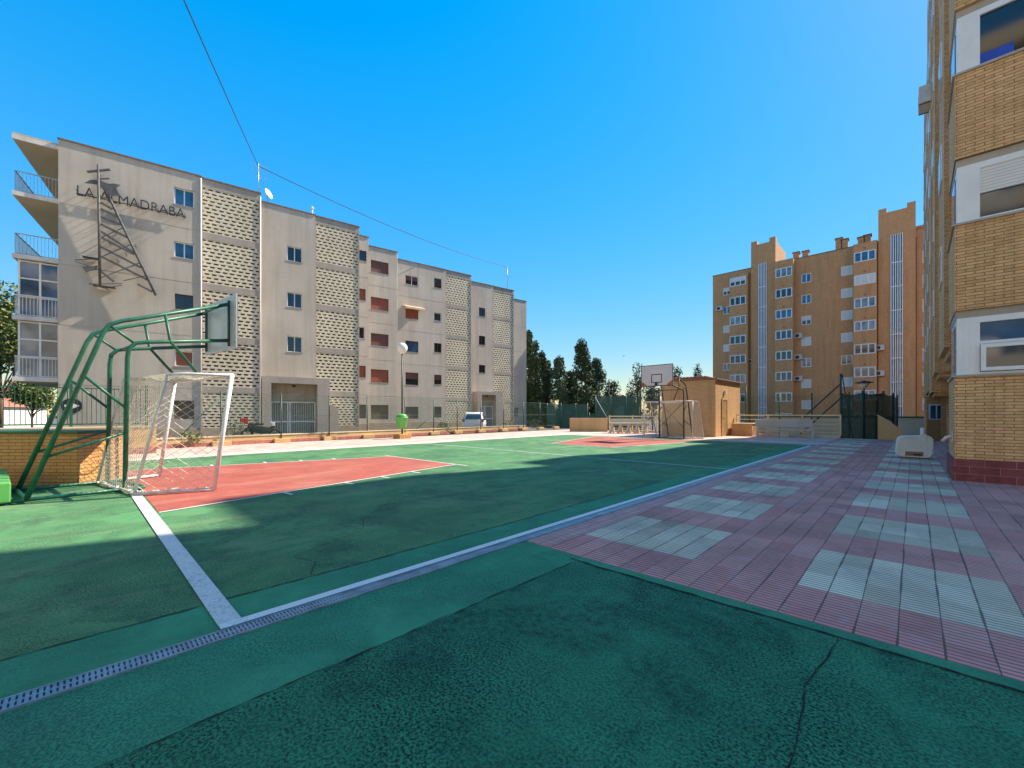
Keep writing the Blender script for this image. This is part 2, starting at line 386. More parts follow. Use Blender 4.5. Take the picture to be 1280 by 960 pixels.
M['rail_y'] = simple('cream_railing', (.66, .57, .36), .55)
M['door_b'] = simple('shed_door', (.36, .22, .09), .6)
M['rooftile'] = simple('terracotta', (.42, .16, .10), .85, 0, .25, 5, .3)
M['screenmesh'] = meshmat('green_windbreak', (.02, .10, .08), .012, .55)
M['screenmesh2'] = meshmat('dark_green_windbreak', (.008, .05, .04), .012, .66)
M['chain'] = meshmat('chain_link', (.02, .07, .05), .05, .09)
M['bark'] = simple('bark', (.13, .09, .06), .95, 0, .3, 5, .4)
M['leaf_cyp'] = leafmat('cypress_leaf', (.022, .050, .016), (.085, .12, .035))
M['leaf_pine'] = leafmat('pine_leaf', (.04, .08, .035), (.14, .19, .09))
M['leaf_light'] = leafmat('grevillea_leaf', (.06, .085, .05), (.15, .17, .12))
M['leaf_olive'] = leafmat('broad_leaf', (.05, .10, .02), (.20, .22, .05))
M['carwhite'] = simple('car_white', (.75, .77, .79), .25, 0, .02, 1, 0)
M['tyre'] = simple('tyre', (.02, .02, .02), .85)
M['redlight'] = simple('red_lens', (.35, .015, .015), .25)
M['steel'] = simple('steel', (.5, .5, .5), .35, .7, .2, 8)
M['bluething'] = simple('blue_tub', (.01, .06, .42), .5)
M['acunit'] = simple('ac_casing', (.55, .55, .53), .5)
M['signblue'] = simple('sign_black', (.012, .015, .025), .5)

# ------------------------------------------------------------------ camera, light, sky
FPX = 523.0; HORIZ = 517.0; CAMZ = 1.35
YAW = math.atan((1142-640)/FPX)
cam = bpy.data.cameras.new('camera'); camo = bpy.data.objects.new('camera', cam); COL.objects.link(camo)
camo.location = (0, 0, CAMZ); camo.rotation_euler = (math.pi/2, 0, YAW)
cam.sensor_width = 36; cam.lens = 36*FPX/1280; cam.shift_y = (HORIZ-480)/1280.; cam.clip_end = 3000; cam.clip_start = .05
SC.camera = camo
SUN = Vector((.33, .97, 1.0)).normalized()
sl = bpy.data.lights.new('sun', 'SUN'); so = bpy.data.objects.new('sun', sl); COL.objects.link(so)
sl.energy = 2.05; sl.angle = R(.5); sl.color = (1, .88, .72)
so.rotation_euler = SUN.to_track_quat('Z', 'Y').to_euler(); so.location = (10, 20, 40)
w = bpy.data.worlds.new('World'); SC.world = w; w.use_nodes = True
nt = w.node_tree; bg = nt.nodes['Background']; sky = nt.nodes.new('ShaderNodeTexSky'); sky.sky_type = 'NISHITA'
sky.sun_disc = False; sky.sun_elevation = math.asin(SUN.z); sky.sun_rotation = math.atan2(SUN.x, SUN.y)
sky.air_density = 1.0; sky.dust_density = .1; sky.ozone_density = 3.0; sky.altitude = 0
gm = nt.nodes.new('ShaderNodeGamma'); gm.inputs[1].default_value = 1.0
hs = nt.nodes.new('ShaderNodeHueSaturation'); hs.inputs['Saturation'].default_value = 1.42; hs.inputs['Value'].default_value = 1.0
tn = nt.nodes.new('ShaderNodeMix'); tn.data_type = 'RGBA'; tn.blend_type = 'MULTIPLY'; tn.inputs[0].default_value = 1; tn.inputs[7].default_value = (1.04, .89, .735, 1)
nt.links.new(sky.outputs[0], hs.inputs['Color']); nt.links.new(hs.outputs[0], tn.inputs[6]); # the haze layer near the horizon is kept from washing the blue out
bw = nt.nodes.new('ShaderNodeRGBToBW'); nt.links.new(sky.outputs[0], bw.inputs[0])
den = nt.nodes.new('ShaderNodeMath'); den.operation = 'MULTIPLY_ADD'; den.inputs[1].default_value = .15*6; den.inputs[2].default_value = 1.0; nt.links.new(bw.outputs[0], den.inputs[0])
dv = nt.nodes.new('ShaderNodeMath'); dv.operation = 'DIVIDE'; dv.inputs[0].default_value = 1.42*.15; nt.links.new(den.outputs[0], dv.inputs[1])
nt.links.new(dv.outputs[0], bg.inputs[1]); nt.links.new(tn.outputs[2], bg.inputs[0]); bg.inputs[1].default_value = .15
SC.view_settings.view_transform = 'Standard'; SC.view_settings.look = 'None'; SC.view_settings.exposure = 2.3; SC.view_settings.gamma = 1

# ------------------------------------------------------------------ ground and court
def sheet(name, pts, z, mat, div=None):
    b = MB(); b.quad(*[(x, y, z) for x, y in pts]); o = b.build(name, mat, fix=False); tag(o, kind='structure'); return o
# terrain: street level around, lower beyond the terrace
def gz(x, y):
    base = -.04
    k = smoothstep((y-29.5)/2.0) * smoothstep((x+20)/3.0)
    k2 = smoothstep((y-32)/12.0)
    return base - 1.75*max(k, k2*.9)
b = MB(); xs = [-900, -400, -200, -100, -60, -45, -35, -30, -26, -23, -21.5, -20, -19, -18, -17, -15, -10, -5, 0, 5, 10, 20, 50, 150, 400, 900]
ys = [-500, -200, -60, -20, -10, 0, 10, 20, 25, 27, 28.5, 29.5, 30, 30.5, 31, 31.5, 32, 34, 37, 40, 44, 50, 60, 80, 150, 400, 1500]
vs = [(x, y, gz(x, y)) for y in ys for x in xs]; nx = len(xs)
b.add(vs, [(j*nx+i, j*nx+i+1, (j+1)*nx+i+1, (j+1)*nx+i) for j in range(len(ys)-1) for i in range(nx-1)])
tag(b.build('ground', M['asphalt'], fix=False), kind='structure')
# terrace slab that carries the court and the paving
b = MB(); b.box(-21.2, -11.4, -1.9, 12.2, 29.3, -.012); tag(b.build('terrace', M['concrete_y']), kind='structure')
XR = -2.93
sheet('court', [(-16.0, -9), (-3.6, -9), (-3.6, 21.9), (-16.0, 21.9)], 0, M['green'])
sheet('court_edge_strip', [(-3.6, -9), (-3.0, -9), (-3.0, 21.9), (-3.6, 21.9)], .0, M['green_edge'])
sheet('court_apron', [(-3.0, -9), (-2.24, -9), (-2.24, 3.3), (-3.0, 3.3)], .0, M['green_band'])
sheet('rough_apron', [(-2.24, -9), (12.2, -9), (12.2, 3.18), (-2.24, 3.18)], .0, M['green_rough'])
sheet('apron_border', [(-2.24, 3.18), (12.2, 3.18), (12.2, 3.3), (-2.24, 3.3)], .0, M['green_edge'])
# long construction joints with an uneven edge
def crack(name, pts, wd, z=.005):
    b = MB(); P0 = []
    for (a, c) in zip(pts[:-1], pts[1:]):
        n = max(2, int(math.dist(a, c)/.06))
        for i in range(n): t = i/n; P0.append((a[0]+(c[0]-a[0])*t, a[1]+(c[1]-a[1])*t))
    rnd = random.Random(len(pts)*7+int(wd*1e4)); off = 0; Lp = []; Rp = []
    for i, p in enumerate(P0[:-1]):
        q = P0[i+1]; d = Vector((q[0]-p[0], q[1]-p[1], 0)).normalized(); nrm = Vector((-d.y, d.x, 0))
        off = off*.85 + rnd.uniform(-1, 1)*.006; ww = wd*rnd.uniform(.15, 1)
        c = Vector((p[0], p[1], z)) + nrm*off; Lp.append(c+nrm*ww/2); Rp.append(c-nrm*ww/2)
    n = len(Lp); b.add(Lp+Rp, [(i, n+i, n+i+1, i+1) for i in range(n-1)]); tag(b.build(name, M['dark'], fix=False), kind='structure')
crack('pavement_crack', [(-3.6, -8), (-3.6, 8)], .018)
crack('pavement_crack', [(-2.24, -3), (-2.24, 3.2)], .014)
crack('pavement_crack', [(-2.3, 3.19), (-1, 3.17), (.8, 3.18), (3, 3.17)], .035)
crack('pavement_crack', [(-.33, 3.15), (-.38, 2.5), (-.33, 1.7), (-.38, .9), (-.30, 0.)], .011)
crack('pavement_crack', [(-3.62, 1.35), (-3.9, 1.5), (-4.2, 1.42), (-4.6, 2.3), (-5.1, 2.55), (-5.9, 3.5)], .009)
crack('pavement_crack', [(-4.6, 2.3), (-5.3, 2.2), (-6.3, 3.0)], .007)
crack('pavement_crack', [(-5.4, 6.9), (-4.6, 6.7), (-3.7, 7.1)], .008)
# red keys (trapezoids) with their lines, both ends
CX = -10.35
def key(yb, s):
    near = [(CX+2.95, yb), (CX+1.6, yb+s*6.2), (CX-1.5, yb+s*6.1), (CX-3.1, yb)]
    if s < 0: near = near[::-1]
    sheet('court_key', near, .004, M['red'])
    def seg(a, c, wd=.055):
        d = Vector((c[0]-a[0], c[1]-a[1])).normalized(); n = Vector((-d.y, d.x))*wd/2
        sheet('court_line', [(a[0]+n.x, a[1]+n.y), (a[0]-n.x, a[1]-n.y), (c[0]-n.x, c[1]-n.y), (c[0]+n.x, c[1]+n.y)], .008, M['line'])
    a, c, d, e = (CX+2.95, yb), (CX+1.6, yb+s*6.2), (CX-1.5, yb+s*6.1), (CX-3.1, yb)
    seg(a, c); seg((c[0]+.45, c[1]), (d[0]-.45, d[1])); seg(d, e)
    for t in (.27, .46, .60, .74):
        x = a[0]+(c[0]-a[0])*t; y = a[1]+(c[1]-a[1])*t; seg((x+.03, y), (x+.32, y+s*.03), .06)
        x = e[0]+(d[0]-e[0])*t; y = e[1]+(d[1]-e[1])*t; seg((x-.03, y), (x-.32, y+s*.03), .06)
key(.78, 1); key(21.0, -1)
def lrect(x0, y0, x1, y1, z=.008, m='line'): sheet('court_line', [(x0, y0), (x1, y0), (x1, y1), (x0, y1)], z, M[m])
lrect(-16.0, .62, -3.17, .75, .012)              # near base line
lrect(-16.0, 10.90, -3.17, 10.96); lrect(-16.0, 21.05, -3.17, 21.1, .012)
lrect(-3.17, .62, -3.09, 21.2, .016, 'kerb_line')
# drain channel along the sideline: a slotted steel grating, one thing
b = MB(); b.box(-3.085, -9, -.05, -2.965, 21.2, .001); tag(b.build('drain_channel', simple('channel_shade', (.13, .16, .19), .8)), kind='structure')
tg = thing('drain_grating', 'long steel drain grating running along the white sideline of the court', 'drain')
b = MB(); b.box(-3.09, -9, 0.0, -3.076, 21.2, .012).box(-2.974, -9, 0.0, -2.96, 21.2, .012); b.build('frame', M['drain'], tg)
b = MB(); y = -2.5
while y < 14: b.box(-3.076, y, 0.002, -2.974, y+.014, .010); y += .022
b.box(-3.076, 14, .002, -2.974, 21.2, .010); b.box(-3.032, -2.5, .003, -3.018, 14, .0105)
b.build('bars', M['drain'], tg)
# paving
sheet('paving', [(-2.96, 3.3), (12.2, 3.3), (12.2, 29.3), (-2.96, 29.3)], .0, M['tile'])
sheet('paving_edge', [(-2.955, 3.32), (-2.66, 3.32), (-2.66, 21.9), (-2.955, 21.9)], .004, M['edge_tile'])
sheet('far_paving', [(-16.0, 21.9), (-2.96, 21.9), (-2.96, 29.3), (-16.0, 29.3)], .0, M['far_pave'])
sheet('far_paving_band', [(-16.0, 22.9), (-2.0, 22.9), (-2.0, 23.6), (-16.0, 23.6)], .005, M['pale_pave'])
sheet('side_paving', [(-21.2, -9), (-16.0, -9), (-16.0, 29.3), (-21.2, 29.3)], .0, M['far_pave'])
sheet('side_paving_band', [(-16.9, -9), (-16.0, -9), (-16.0, 27), (-16.9, 27)], .005, M['pale_pave'])

# ------------------------------------------------------------------ facade tools
def facade(b, x0, x1, z0, z1, y, holes, depth=.16):
    """front skin at y (facing -y) with rectangular holes and their reveals"""
    xs = sorted({x0, x1, *[h[0] for h in holes], *[h[1] for h in holes]}); zs = sorted({z0, z1, *[h[2] for h in holes], *[h[3] for h in holes]})
    def inh(x, z): return any(h[0] < x < h[1] and h[2] < z < h[3] for h in holes)
    for i in range(len(xs)-1):
        for j in range(len(zs)-1):
            if not inh((xs[i]+xs[i+1])/2, (zs[j]+zs[j+1])/2):
                b.quad((xs[i], y, zs[j]), (xs[i+1], y, zs[j]), (xs[i+1], y, zs[j+1]), (xs[i], y, zs[j+1]))
    for h in holes:
        a, c, d, e = h[:4]; Y = y+depth
        b.quad((a, y, d), (a, Y, d), (a, Y, e), (a, y, e)); b.quad((c, y, d), (c, y, e), (c, Y, e), (c, Y, d))
        b.quad((a, y, e), (a, Y, e), (c, Y, e), (c, y, e)); b.quad((a, y, d), (c, y, d), (c, Y, d), (a, Y, d))

WR = random.Random(5)
def window(parent, x0, x1, z0, z1, y, style='dark', leaves=2, frame='whitemetal', sill=True, fw=.045, tilt=False):
    """window unit standing in a reveal; y is the plane of the frame's front. frame > panes / shutters"""
    b = MB(); d = .05
    b.box(x0, y, z0, x0+fw, y+d, z1).box(x1-fw, y, z0, x1, y+d, z1).box(x0+fw, y, z0, x1-fw, y+d, z0+fw).box(x0+fw, y, z1-fw, x1-fw, y+d, z1)
    n = leaves
    for i in range(1, n):
        xm = x0 + (x1-x0)*i/n; b.box(xm-fw*.6, y+.002, z0+fw, xm+fw*.6, y+d-.002, z1-fw)
    f = b.build('window', M[frame], parent)
    mt = {'dark': 'glass_dark', 'glass': 'glass', 'blue': 'glass_blue', 'curtain': 'curtain'}
    g = MB()
    if style in mt:
        if style in ('glass', 'curtain', 'dark') and WR.random() < .35: style = WR.choice(['glass', 'curtain', 'dark', 'blue'])
        g.box(x0+fw*.8, y+.03, z0+fw*.8, x1-fw*.8, y+.04, z1-fw*.8); g.build('pane', M[mt[style]], f)
    elif style.startswith('half'):     # shutter half way down
        zm = z0+(z1-z0)*.48
        g.box(x0+fw*.8, y+.03, z0+fw*.8, x1-fw*.8, y+.04, zm); g.build('pane', M['glass_dark'], f)
        s = MB(); s.box(x0+fw*.8, y+.012, zm, x1-fw*.8, y+.028, z1-fw*.5); s.build('shutter', M['shutter_w' if style == 'halfw' else 'shutter_b'], f)
    else:
        g.box(x0+fw*.8, y+.006, z0+fw*.8, x1-fw*.8, y+.03, z1-fw*.8)
        if leaves > 1: g.box((x0+x1)/2-.02, y-.004, z0+fw, (x0+x1)/2+.02, y+.006, z1-fw)
        g.build('shutter', M[{'shut_w': 'shutter_w', 'shut_b': 'shutter_b', 'shut_r': 'shutter_r', 'shut_g': 'grille'}[style]], f)
    if sill:
        s = MB(); s.box(x0-.03, y-.115, z0-.035, x1+.03, y+.02, z0-.003); s.build('sill', M['stucco2'] if sill is True else M[sill], f)
    return f

# ------------------------------------------------------------------ the grey apartment block (left)
Rv = Vector((math.cos(YAW), math.sin(YAW), 0)); Fv = Vector((-math.sin(YAW), math.cos(YAW), 0))
av = (Rv*.809 + Fv*.588).normalized(); mv = (Rv*-.588 + Fv*.809).normalized()
GRZ = math.atan2(av.y, av.x); G0 = mv*28.5      # local x along the front, local -y towards the court
gb = thing('apartment_building', 'long grey four storey block with pierced stair screens and lettering on its end wall', 'building', G0, GRZ)
def gl(x, y, z=0): return G0 + av*x + mv*y + Vector((0, 0, z))
ZT = 14.28; FL = [1.5, 4.32, 7.15, 10.02, 12.9]; ZB = -.3
def wins(px0, px1, hh=.82, off=0): return [(px0, px1, z-hh/2+off, z+hh/2+off) for z in FL]
def section(x0, x1, y, wl, xb0=None, name='wall'):
    """wl: list of (x0,x1,z0,z1,style,leaves,frame)"""
    b = MB(); facade(b, x0, x1, ZB, ZT, y, [w_[:4] for w_ in wl])
    # body behind the reveals, sides and roof
    b.box(x0, y+.161, ZB, x1, y+9, ZT-.001)
    b.quad((x0, y, ZB), (x0, y+.161, ZB), (x0, y+.161, ZT), (x0, y, ZT)); b.quad((x1, y, ZB), (x1, y, ZT), (x1, y+.161, ZT), (x1, y+.161, ZB))
    b.quad((x0, y, ZT), (x1, y, ZT), (x1, y+.161, ZT), (x0, y+.161, ZT))
    o = b.build(name, M['stucco'], gb, fix=False)
    c = MB(); c.box(x0-.03, y-.05, ZT+.002, x1+.03, y+9.05, ZT+.07); c.build('parapet_cap', M['roofcap'], o)
    for w_ in wl: window(gb, w_[0], w_[1], w_[2], w_[3], y+.09, *w_[4:])
    for z in (2.72, 5.55, 8.42, 11.3): g = MB(); g.box(x0+.02, y-.006, z, x1-.02, y+.01, z+.018); g.build('render_joint', M['stucco2'], o)
    return o
S1 = [(-1.45, -.60, 12.5, 13.4, 'blue', 2, 'whitemetal'), (-1.45, -.60, 9.68, 10.52, 'blue', 2, 'whitemetal'), (-1.42, -.64, 6.92, 7.74, 'dark', 2, 'brownframe'),
      (-1.42, -.64, 3.88, 4.70, 'shut_r', 1, 'whitemetal'), (-1.46, -.60, 1.05, 2.05, 'shut_g', 1, 'grille', False)]
section(-5.7, -.3, 0, S1)
S2 = [(4.04, 4.90, 11.02, 11.95, 'dark', 2, 'whitemetal'), (4.04, 4.90, 8.10, 9.04, 'dark', 2, 'whitemetal'), (4.04, 4.90, 5.26, 6.26, 'dark', 2, 'whitemetal'), (3.1, 5.62, -.1, 3.22, 'x')]
def portal_section(x0, x1, y, wl, px0, px1, ztop=3.6):
    hol = [w_[:4] for w_ in wl] + [(px0, px1, ZB, 3.2)]
    b = MB(); facade(b, x0, x1, ZB, ZT, y, hol, .9)
    b.box(x0, y+.901, ZB, x1, y+9, ZT-.001)
    b.quad((x0, y, ZB), (x0, y+.901, ZB), (x0, y+.901, ZT), (x0, y, ZT)); b.quad((x1, y, ZB), (x1, y, ZT), (x1, y+.901, ZT), (x1, y+.901, ZB))
    b.quad((x0, y, ZT), (x1, y, ZT), (x1, y+.901, ZT), (x0, y+.901, ZT))
    o = b.build('wall', M['stucco'], gb, fix=False)
    c = MB(); c.box(x0-.03, y-.05, ZT+.002, x1+.03, y+9.05, ZT+.07); c.build('parapet_cap', M['roofcap'], o)
    for w_ in wl: window(gb, w_[0], w_[1], w_[2], w_[3], y+.09, *w_[4:])
    # projecting frame of the entrance
    p = MB(); p.box(px0-.5, y-.85, 3.2, px1+.75, y-.004, ztop); p.box(px0-.5, y-.85, ZB, px0-.02, y-.004, 3.199)
    p.box(px1+.02, y-.85, ZB, px1+.75, y-.004, 3.199)
    p.prism([(px1+.75, y-.6, ZB), (px1+1.35, y-.6, ZB), (px1+1.35, y-.6, 1.7), (px1+.75, y-.6, 2.0)], (0, .59, 0))
    pf = p.build('portal', M['stucco2'], gb)
    q = MB(); q.box(px0, y-.35, 2.14, px1, y-.2, 3.198); q.build('stone_lintel', M['stone'], pf)
    q = MB(); q.box((px0+px1)/2-.1, y-.44, 3.02, (px0+px1)/2+.1, y-.36, 3.12); q.build('lamp', M['iron'], pf)
    # barred white gate
    g = MB(); yy = y-.3; W = px1-px0
    for xx in (px0+.03, px0+W*.37, px0+W*.42, px1-.03): g.box(xx-.035, yy, -.1, xx+.035, yy+.05, 2.1)
    for zz in (-.08, .85, 2.07): g.box(px0, yy+.004, zz-.04, px1, yy+.046, zz+.04)
    gt = g.build('gate', M['white'], gb); h = MB(); xx = px0+.12
    while xx < px1-.06: h.box(xx, yy+.012, -.08, xx+.022, yy+.036, 2.07); xx += .13
    h.build('bars', M['white'], gt)
    return o
portal_section(2.5, 5.68, 1.15, S2[:3], 3.1, 5.62)
S3 = [(8.75, 9.42, 12.5, 13.25, 'dark', 1, 'brownframe'), (8.75, 9.36, 9.62, 10.46, 'shut_r', 1, 'brownframe'), (8.75, 9.30, 6.82, 7.68, 'dark', 1, 'whitemetal'), (8.75, 9.36, 4.0, 4.84, 'shut_r', 1, 'brownframe'), (8.8, 9.40, 1.0, 2.0, 'shut_g', 1, 'grille', False)]
section(8.5, 9.56, 2.6, S3)
S4 = [(10.2, 11.6, 12.35, 13.28, 'shut_b', 2, 'brownframe'), (10.2, 11.6, 9.45, 10.42, 'shut_r', 2, 'brownframe'), (10.2, 11.6, 6.66, 7.6, 'shut_b', 2, 'brownframe'), (10.2, 11.6, 3.8, 4.8, 'shut_r', 2, 'brownframe'), (10.2, 11.6, .9, 2.03, 'shut_g', 2, 'grille', False)]
section(9.56, 12.3, 4.1, S4)
S5 = [(13.55, 14.72, 12.36, 13.15, 'half', 2, 'whitemetal'), (13.55, 14.72, 9.46, 10.26, 'shut_r', 1, 'brownframe'), (13.55, 14.72, 6.62, 7.56, 'dark', 2, 'brownframe'), (13.55, 14.72, 3.8, 4.86, 'half', 1, 'brownframe'), (13.55, 14.72, .9, 1.94, 'shut_g', 2, 'grille', False),
      (16.2, 16.92, 12.54, 13.38, 'dark', 1, 'brownframe'), (16.2, 16.92, 9.6, 10.32, 'glass', 1, 'whitemetal'), (16.2, 16.92, 6.8, 7.62, 'dark', 2, 'brownframe'), (16.2, 16.92, 3.95, 4.8, 'half', 1, 'brownframe'), (16.2, 16.92, 1.0, 1.97, 'shut_g', 1, 'grille', False)]
section(12.3, 17.33, 5.5, S5)
aw = MB(); aw.prism([(13.35, 5.49, 10.55), (13.35, 4.9, 10.34), (13.35, 4.9, 10.18), (13.35, 4.93, 10.18), (13.35, 4.93, 10.32), (13.35, 5.49, 10.52)], (1.75, 0, 0))
aw.build('awning', M['awning'], gb)
S6 = [(21.75, 22.5, 11.05, 11.9, 'dark', 2, 'brownframe'), (21.75, 22.5, 8.2, 9.1, 'dark', 2, 'brownframe'), (21.75, 22.5, 5.42, 6.2, 'dark', 2, 'brownframe')]
portal_section(20.0, 23.42, 7.0, S6, 21.6, 24.3 - 1.1, 3.5)
section(26.05, 29.75, 9.6, [(28.0, 28.6, 1.05, 2.0, 'dark', 1, 'brownframe', False)])
# stair screens of pierced blocks
def screen(x0, x1, y, top=ZT, cut=None):
    fr = MB(); fr.box(x0, y+.2, ZB, x1, y+8.9, ZT-.002)
    bands = [(13.86, ZT), (11.02, 11.36), (8.22, 8.56), (5.38, 5.72), (2.52, 2.86), (ZB, .55)]
    for i, (a, c) in enumerate(bands):
        if i < 5: fr.box(x0+.001, y, a, x1-.001, y+.199, c)
    fr.box(x0, y-.03, .55, x0+.07, y+.19, 13.86); fr.box(x1-.07, y-.03, .55, x1, y+.19, 13.86)
    o = fr.build('screen_frame', M['stucco2'], gb)
    c = MB(); c.box(x0-.03, y-.05, ZT+.002, x1+.03, y+8.9, ZT+.07); c.build('parapet_cap', M['roofcap'], o)
    st = MB(); st.box(x0, y-.01, ZB, x1, y+.19, .548); st.build('stone_base', M['stone'], o)
    for i in range(5):
        z0 = bands[i+1][1]; z1 = bands[i][0]; n = 12; rh = (z1-z0)/n; bk = MB(); W = x1-x0-.14; nc = 8; pw = W/nc
        for r in range(n+1):      # solid courses
            zz = z0+r*rh; za = max(z0, zz-rh*.27); zb = min(z1, zz+rh*.27); bk.box(x0+.07, y+.02, za, x1-.07, y+.12, zb)
        for r in range(n):
            sh = [0, .5, .25, .75][r % 4]*pw; za = z0+r*rh+rh*.27; zb = z0+(r+1)*rh-rh*.27
            for k in range(-1, nc+1):
                a = x0+.07+k*pw+sh+pw*.62; c_ = a+pw*.38; a = max(a, x0+.07); c_ = min(c_, x1-.07)
                if c_-a > .01: bk.box(a, y+.025, za, c_, y+.115, zb)
        so_ = bk.build('pierced_screen', M['screen'], o)
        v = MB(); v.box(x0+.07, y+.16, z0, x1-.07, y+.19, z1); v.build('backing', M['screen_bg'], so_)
    return o
screen(-.3, 2.5, .12); screen(5.68, 8.5, 1.25); screen(17.33, 20.0, 5.55); screen(23.42, 26.05, 7.05)
dp = MB()
for (x, y) in ((-.30, -.03), (2.52, .3), (8.53, 1.7), (12.35, 4.3)): dp.tube([(x, y, .3), (x, y, 14.2)], .03, 8)
dp.build('downpipe', M['white'], gb)
stn = MB(); stn.box(-5.7, -.03, ZB, -.33, -.004, .55); stn.box(8.5, 2.57, ZB, 9.5, 2.596, .6); stn.box(9.6, 4.07, ZB, 12.25, 4.096, .62); stn.box(12.35, 5.47, ZB, 17.3, 5.496, .62)
stn.build('stone_base', M['stone'], gb)
# balconies beyond the left corner
for i, z in enumerate((2.84, 5.65, 8.45, 11.3, 13.85)):
    s = MB(); s.box(-7.15, .25, z, -5.702, 8.5, z+.16); s.box(-7.15, .24, z+.161, -5.702, .30, z+.17)
    if i == 4: s.box(-7.18, .20, z+.001, -5.7, .25, z+.30)
    bo = s.build('balcony_slab', M['soffit'] if i != 9 else M['slab'], gb)
    e = MB(); e.box(-7.19, .20, z+.0, -7.151, 8.5, z+.20); e.box(-7.19, .17, z+.0, -5.70, .199, z+.20); e.build('slab_edge', M['slab'], bo)
    if i < 4:
        r = MB(); zt = z+1.15
        for (p, q) in (((-7.12, .28), (-5.72, .28)), ((-7.12, .28), (-7.12, 8.3))):
            r.bar((*p, zt), (*q, zt), .04, .04); r.bar((*p, z+.25), (*q, z+.25), .025, .025)
            n = int(math.dist(p, q)/.11)
            for k in range(n+1): x = p[0]+(q[0]-p[0])*k/n; y = p[1]+(q[1]-p[1])*k/n; r.bar((x, y, z+.25), (x, y, zt), .014, .014)
        r.build('railing', M['rail'] if i > 1 else M['white'], bo)
    if i in (0, 1):      # glazed in balconies
        g = MB(); ztop = [5.65, 8.45][i]-.002
        for x in (-7.02, -6.36, -5.76): g.box(x-.035, .36, z+.17, x+.035, .43, ztop)
        for zz in (z+.2, z+1.1, z+1.95, ztop-.06): g.box(-7.05, .362, zz-.03, -5.74, .428, zz+.03)
        g.box(-7.05, .43, ztop-.09, -6.99, 8.3, ztop-.031); g.box(-7.05, .43, z+1.07, -6.99, 8.3, z+1.13)
        for k in range(1, 6): yy = .4+k*1.4; g.box(-7.05, yy-.03, z+.17, -6.99, yy+.03, ztop)
        gf = g.build('glazing_frame', M['white'], bo)
        p = MB(); p.box(-7.02, .39, z+.18, -5.76, .40, ztop-.01); p.box(-7.03, .4, z+.18, -7.02, 7.8, ztop-.01); p.build('pane', M['curtain'] if i == 0 else M['glass_blue'], gf)
# wall lettering: iron letters on a baseline bar
tx = bpy.data.curves.new('lettering', 'FONT'); tx.body = 'LA ALMADRABA'; tx.size = .62; tx.extrude = .012; tx.offset = -.003
tmp = bpy.data.objects.new('tmp', tx); COL.objects.link(tmp); bpy.context.view_layer.update()
me = bpy.data.meshes.new_from_object(tmp.evaluated_get(bpy.context.evaluated_depsgraph_get())); bpy.data.objects.remove(tmp)
xs_ = [v.co.x for v in me.vertices]; k = 4.05/(max(xs_)-min(xs_)); x0_ = min(xs_)
for v in me.vertices: v.co = Vector((-5.05+(v.co.x-x0_)*k, -.15-v.co.z, 11.78+v.co.y*1.12))
me.materials.append(M['iron'])
wl_ = thing('wall_lettering', 'dark iron letters reading LA ALMADRABA standing off the grey end wall', 'lettering', G0, GRZ)
lo = bpy.data.objects.new('letters', me); COL.objects.link(lo); lo.parent = wl_
b = MB(); b.box(-5.08, -.17, 11.84, -.95, -.14, 11.88); b.build('baseline_bar', M['iron'], wl_)
b = MB()
for i in range(12): x = -5.0+i*.365; b.tube([(x, -.002, 11.86), (x, -.50 if i % 3 else -.62, 11.86)], .014, 5)
b.build('mounting_rods', M['iron'], wl_)
# iron tower and sail sculpture
sc = thing('iron_sculpture', 'iron ladder mast with sail and crow nest on the grey end wall', 'wall sculpture', G0, GRZ)
b = MB(); yy = -.35
b.tube([(-4.29, yy, 13.4), (-4.23, yy, 7.5)], .055, 8); b.tube([(-4.12, yy+.05, 12.5), (-3.97, yy+.05, 12.1), (-3.2, yy+.05, 10.1), (-2.17, yy+.05, 7.44)], .055, 8)
b.build('mast', M['iron_art'], sc)
b = MB()
for (p, q) in (((-4.2, 10.55), (-3.25, 10.15)), ((-4.18, 9.9), (-3.0, 9.36)), ((-4.23, 9.0), (-2.45, 8.15)), ((-4.25, 8.3), (-3.75, 7.85)), ((-2.88, 7.88), (-2.3, 7.6)), ((-4.22, 11.3), (-3.62, 11.1)), ((-4.24, 11.9), (-3.92, 11.8)), ((-4.2, 11.6), (-3.8, 11.4)), ((-4.2, 10.9), (-3.5, 10.75)), ((-4.2, 9.45), (-2.75, 8.75)), ((-4.2, 10.2), (-2.95, 9.4))):
    b.bar((p[0], yy+.02, p[1]), (q[0], yy+.05, q[1]), .085, .085)
for (p, q) in (((-4.2, 9.9), (-3.4, 10.6)), ((-4.2, 8.95), (-3.1, 9.85)), ((-4.2, 7.95), (-2.75, 9.0)), ((-3.4, 7.95), (-2.5, 8.4))):  # thin bars modelled in place of the rods' diagonal shadows
    b.bar((p[0], yy+.02, p[1]), (q[0], yy+.05, q[1]), .035, .035)
b.build('rungs_and_shadow_bars', M['iron_art'], sc)
b = MB(); b.bar((-4.68, yy, 12.92), (-3.88, yy, 13.3), .08, .08); b.bar((-4.3, yy, 12.7), (-3.9, yy, 12.86), .04, .06); b.bar((-5.08, yy, 8.62), (-4.2, yy, 8.86), .03); b.bar((-5.08, yy, 8.55), (-4.2, yy, 8.3), .03)
b.bar((-4.64, yy, 7.55), (-3.43, yy, 7.8), .03); b.bar((-4.05, yy, 7.45), (-3.45, yy, 7.72), .03); b.bar((-4.6, yy, 7.6), (-3.9, yy, 7.4), .03)
b.build('yards', M['iron_art'], sc)
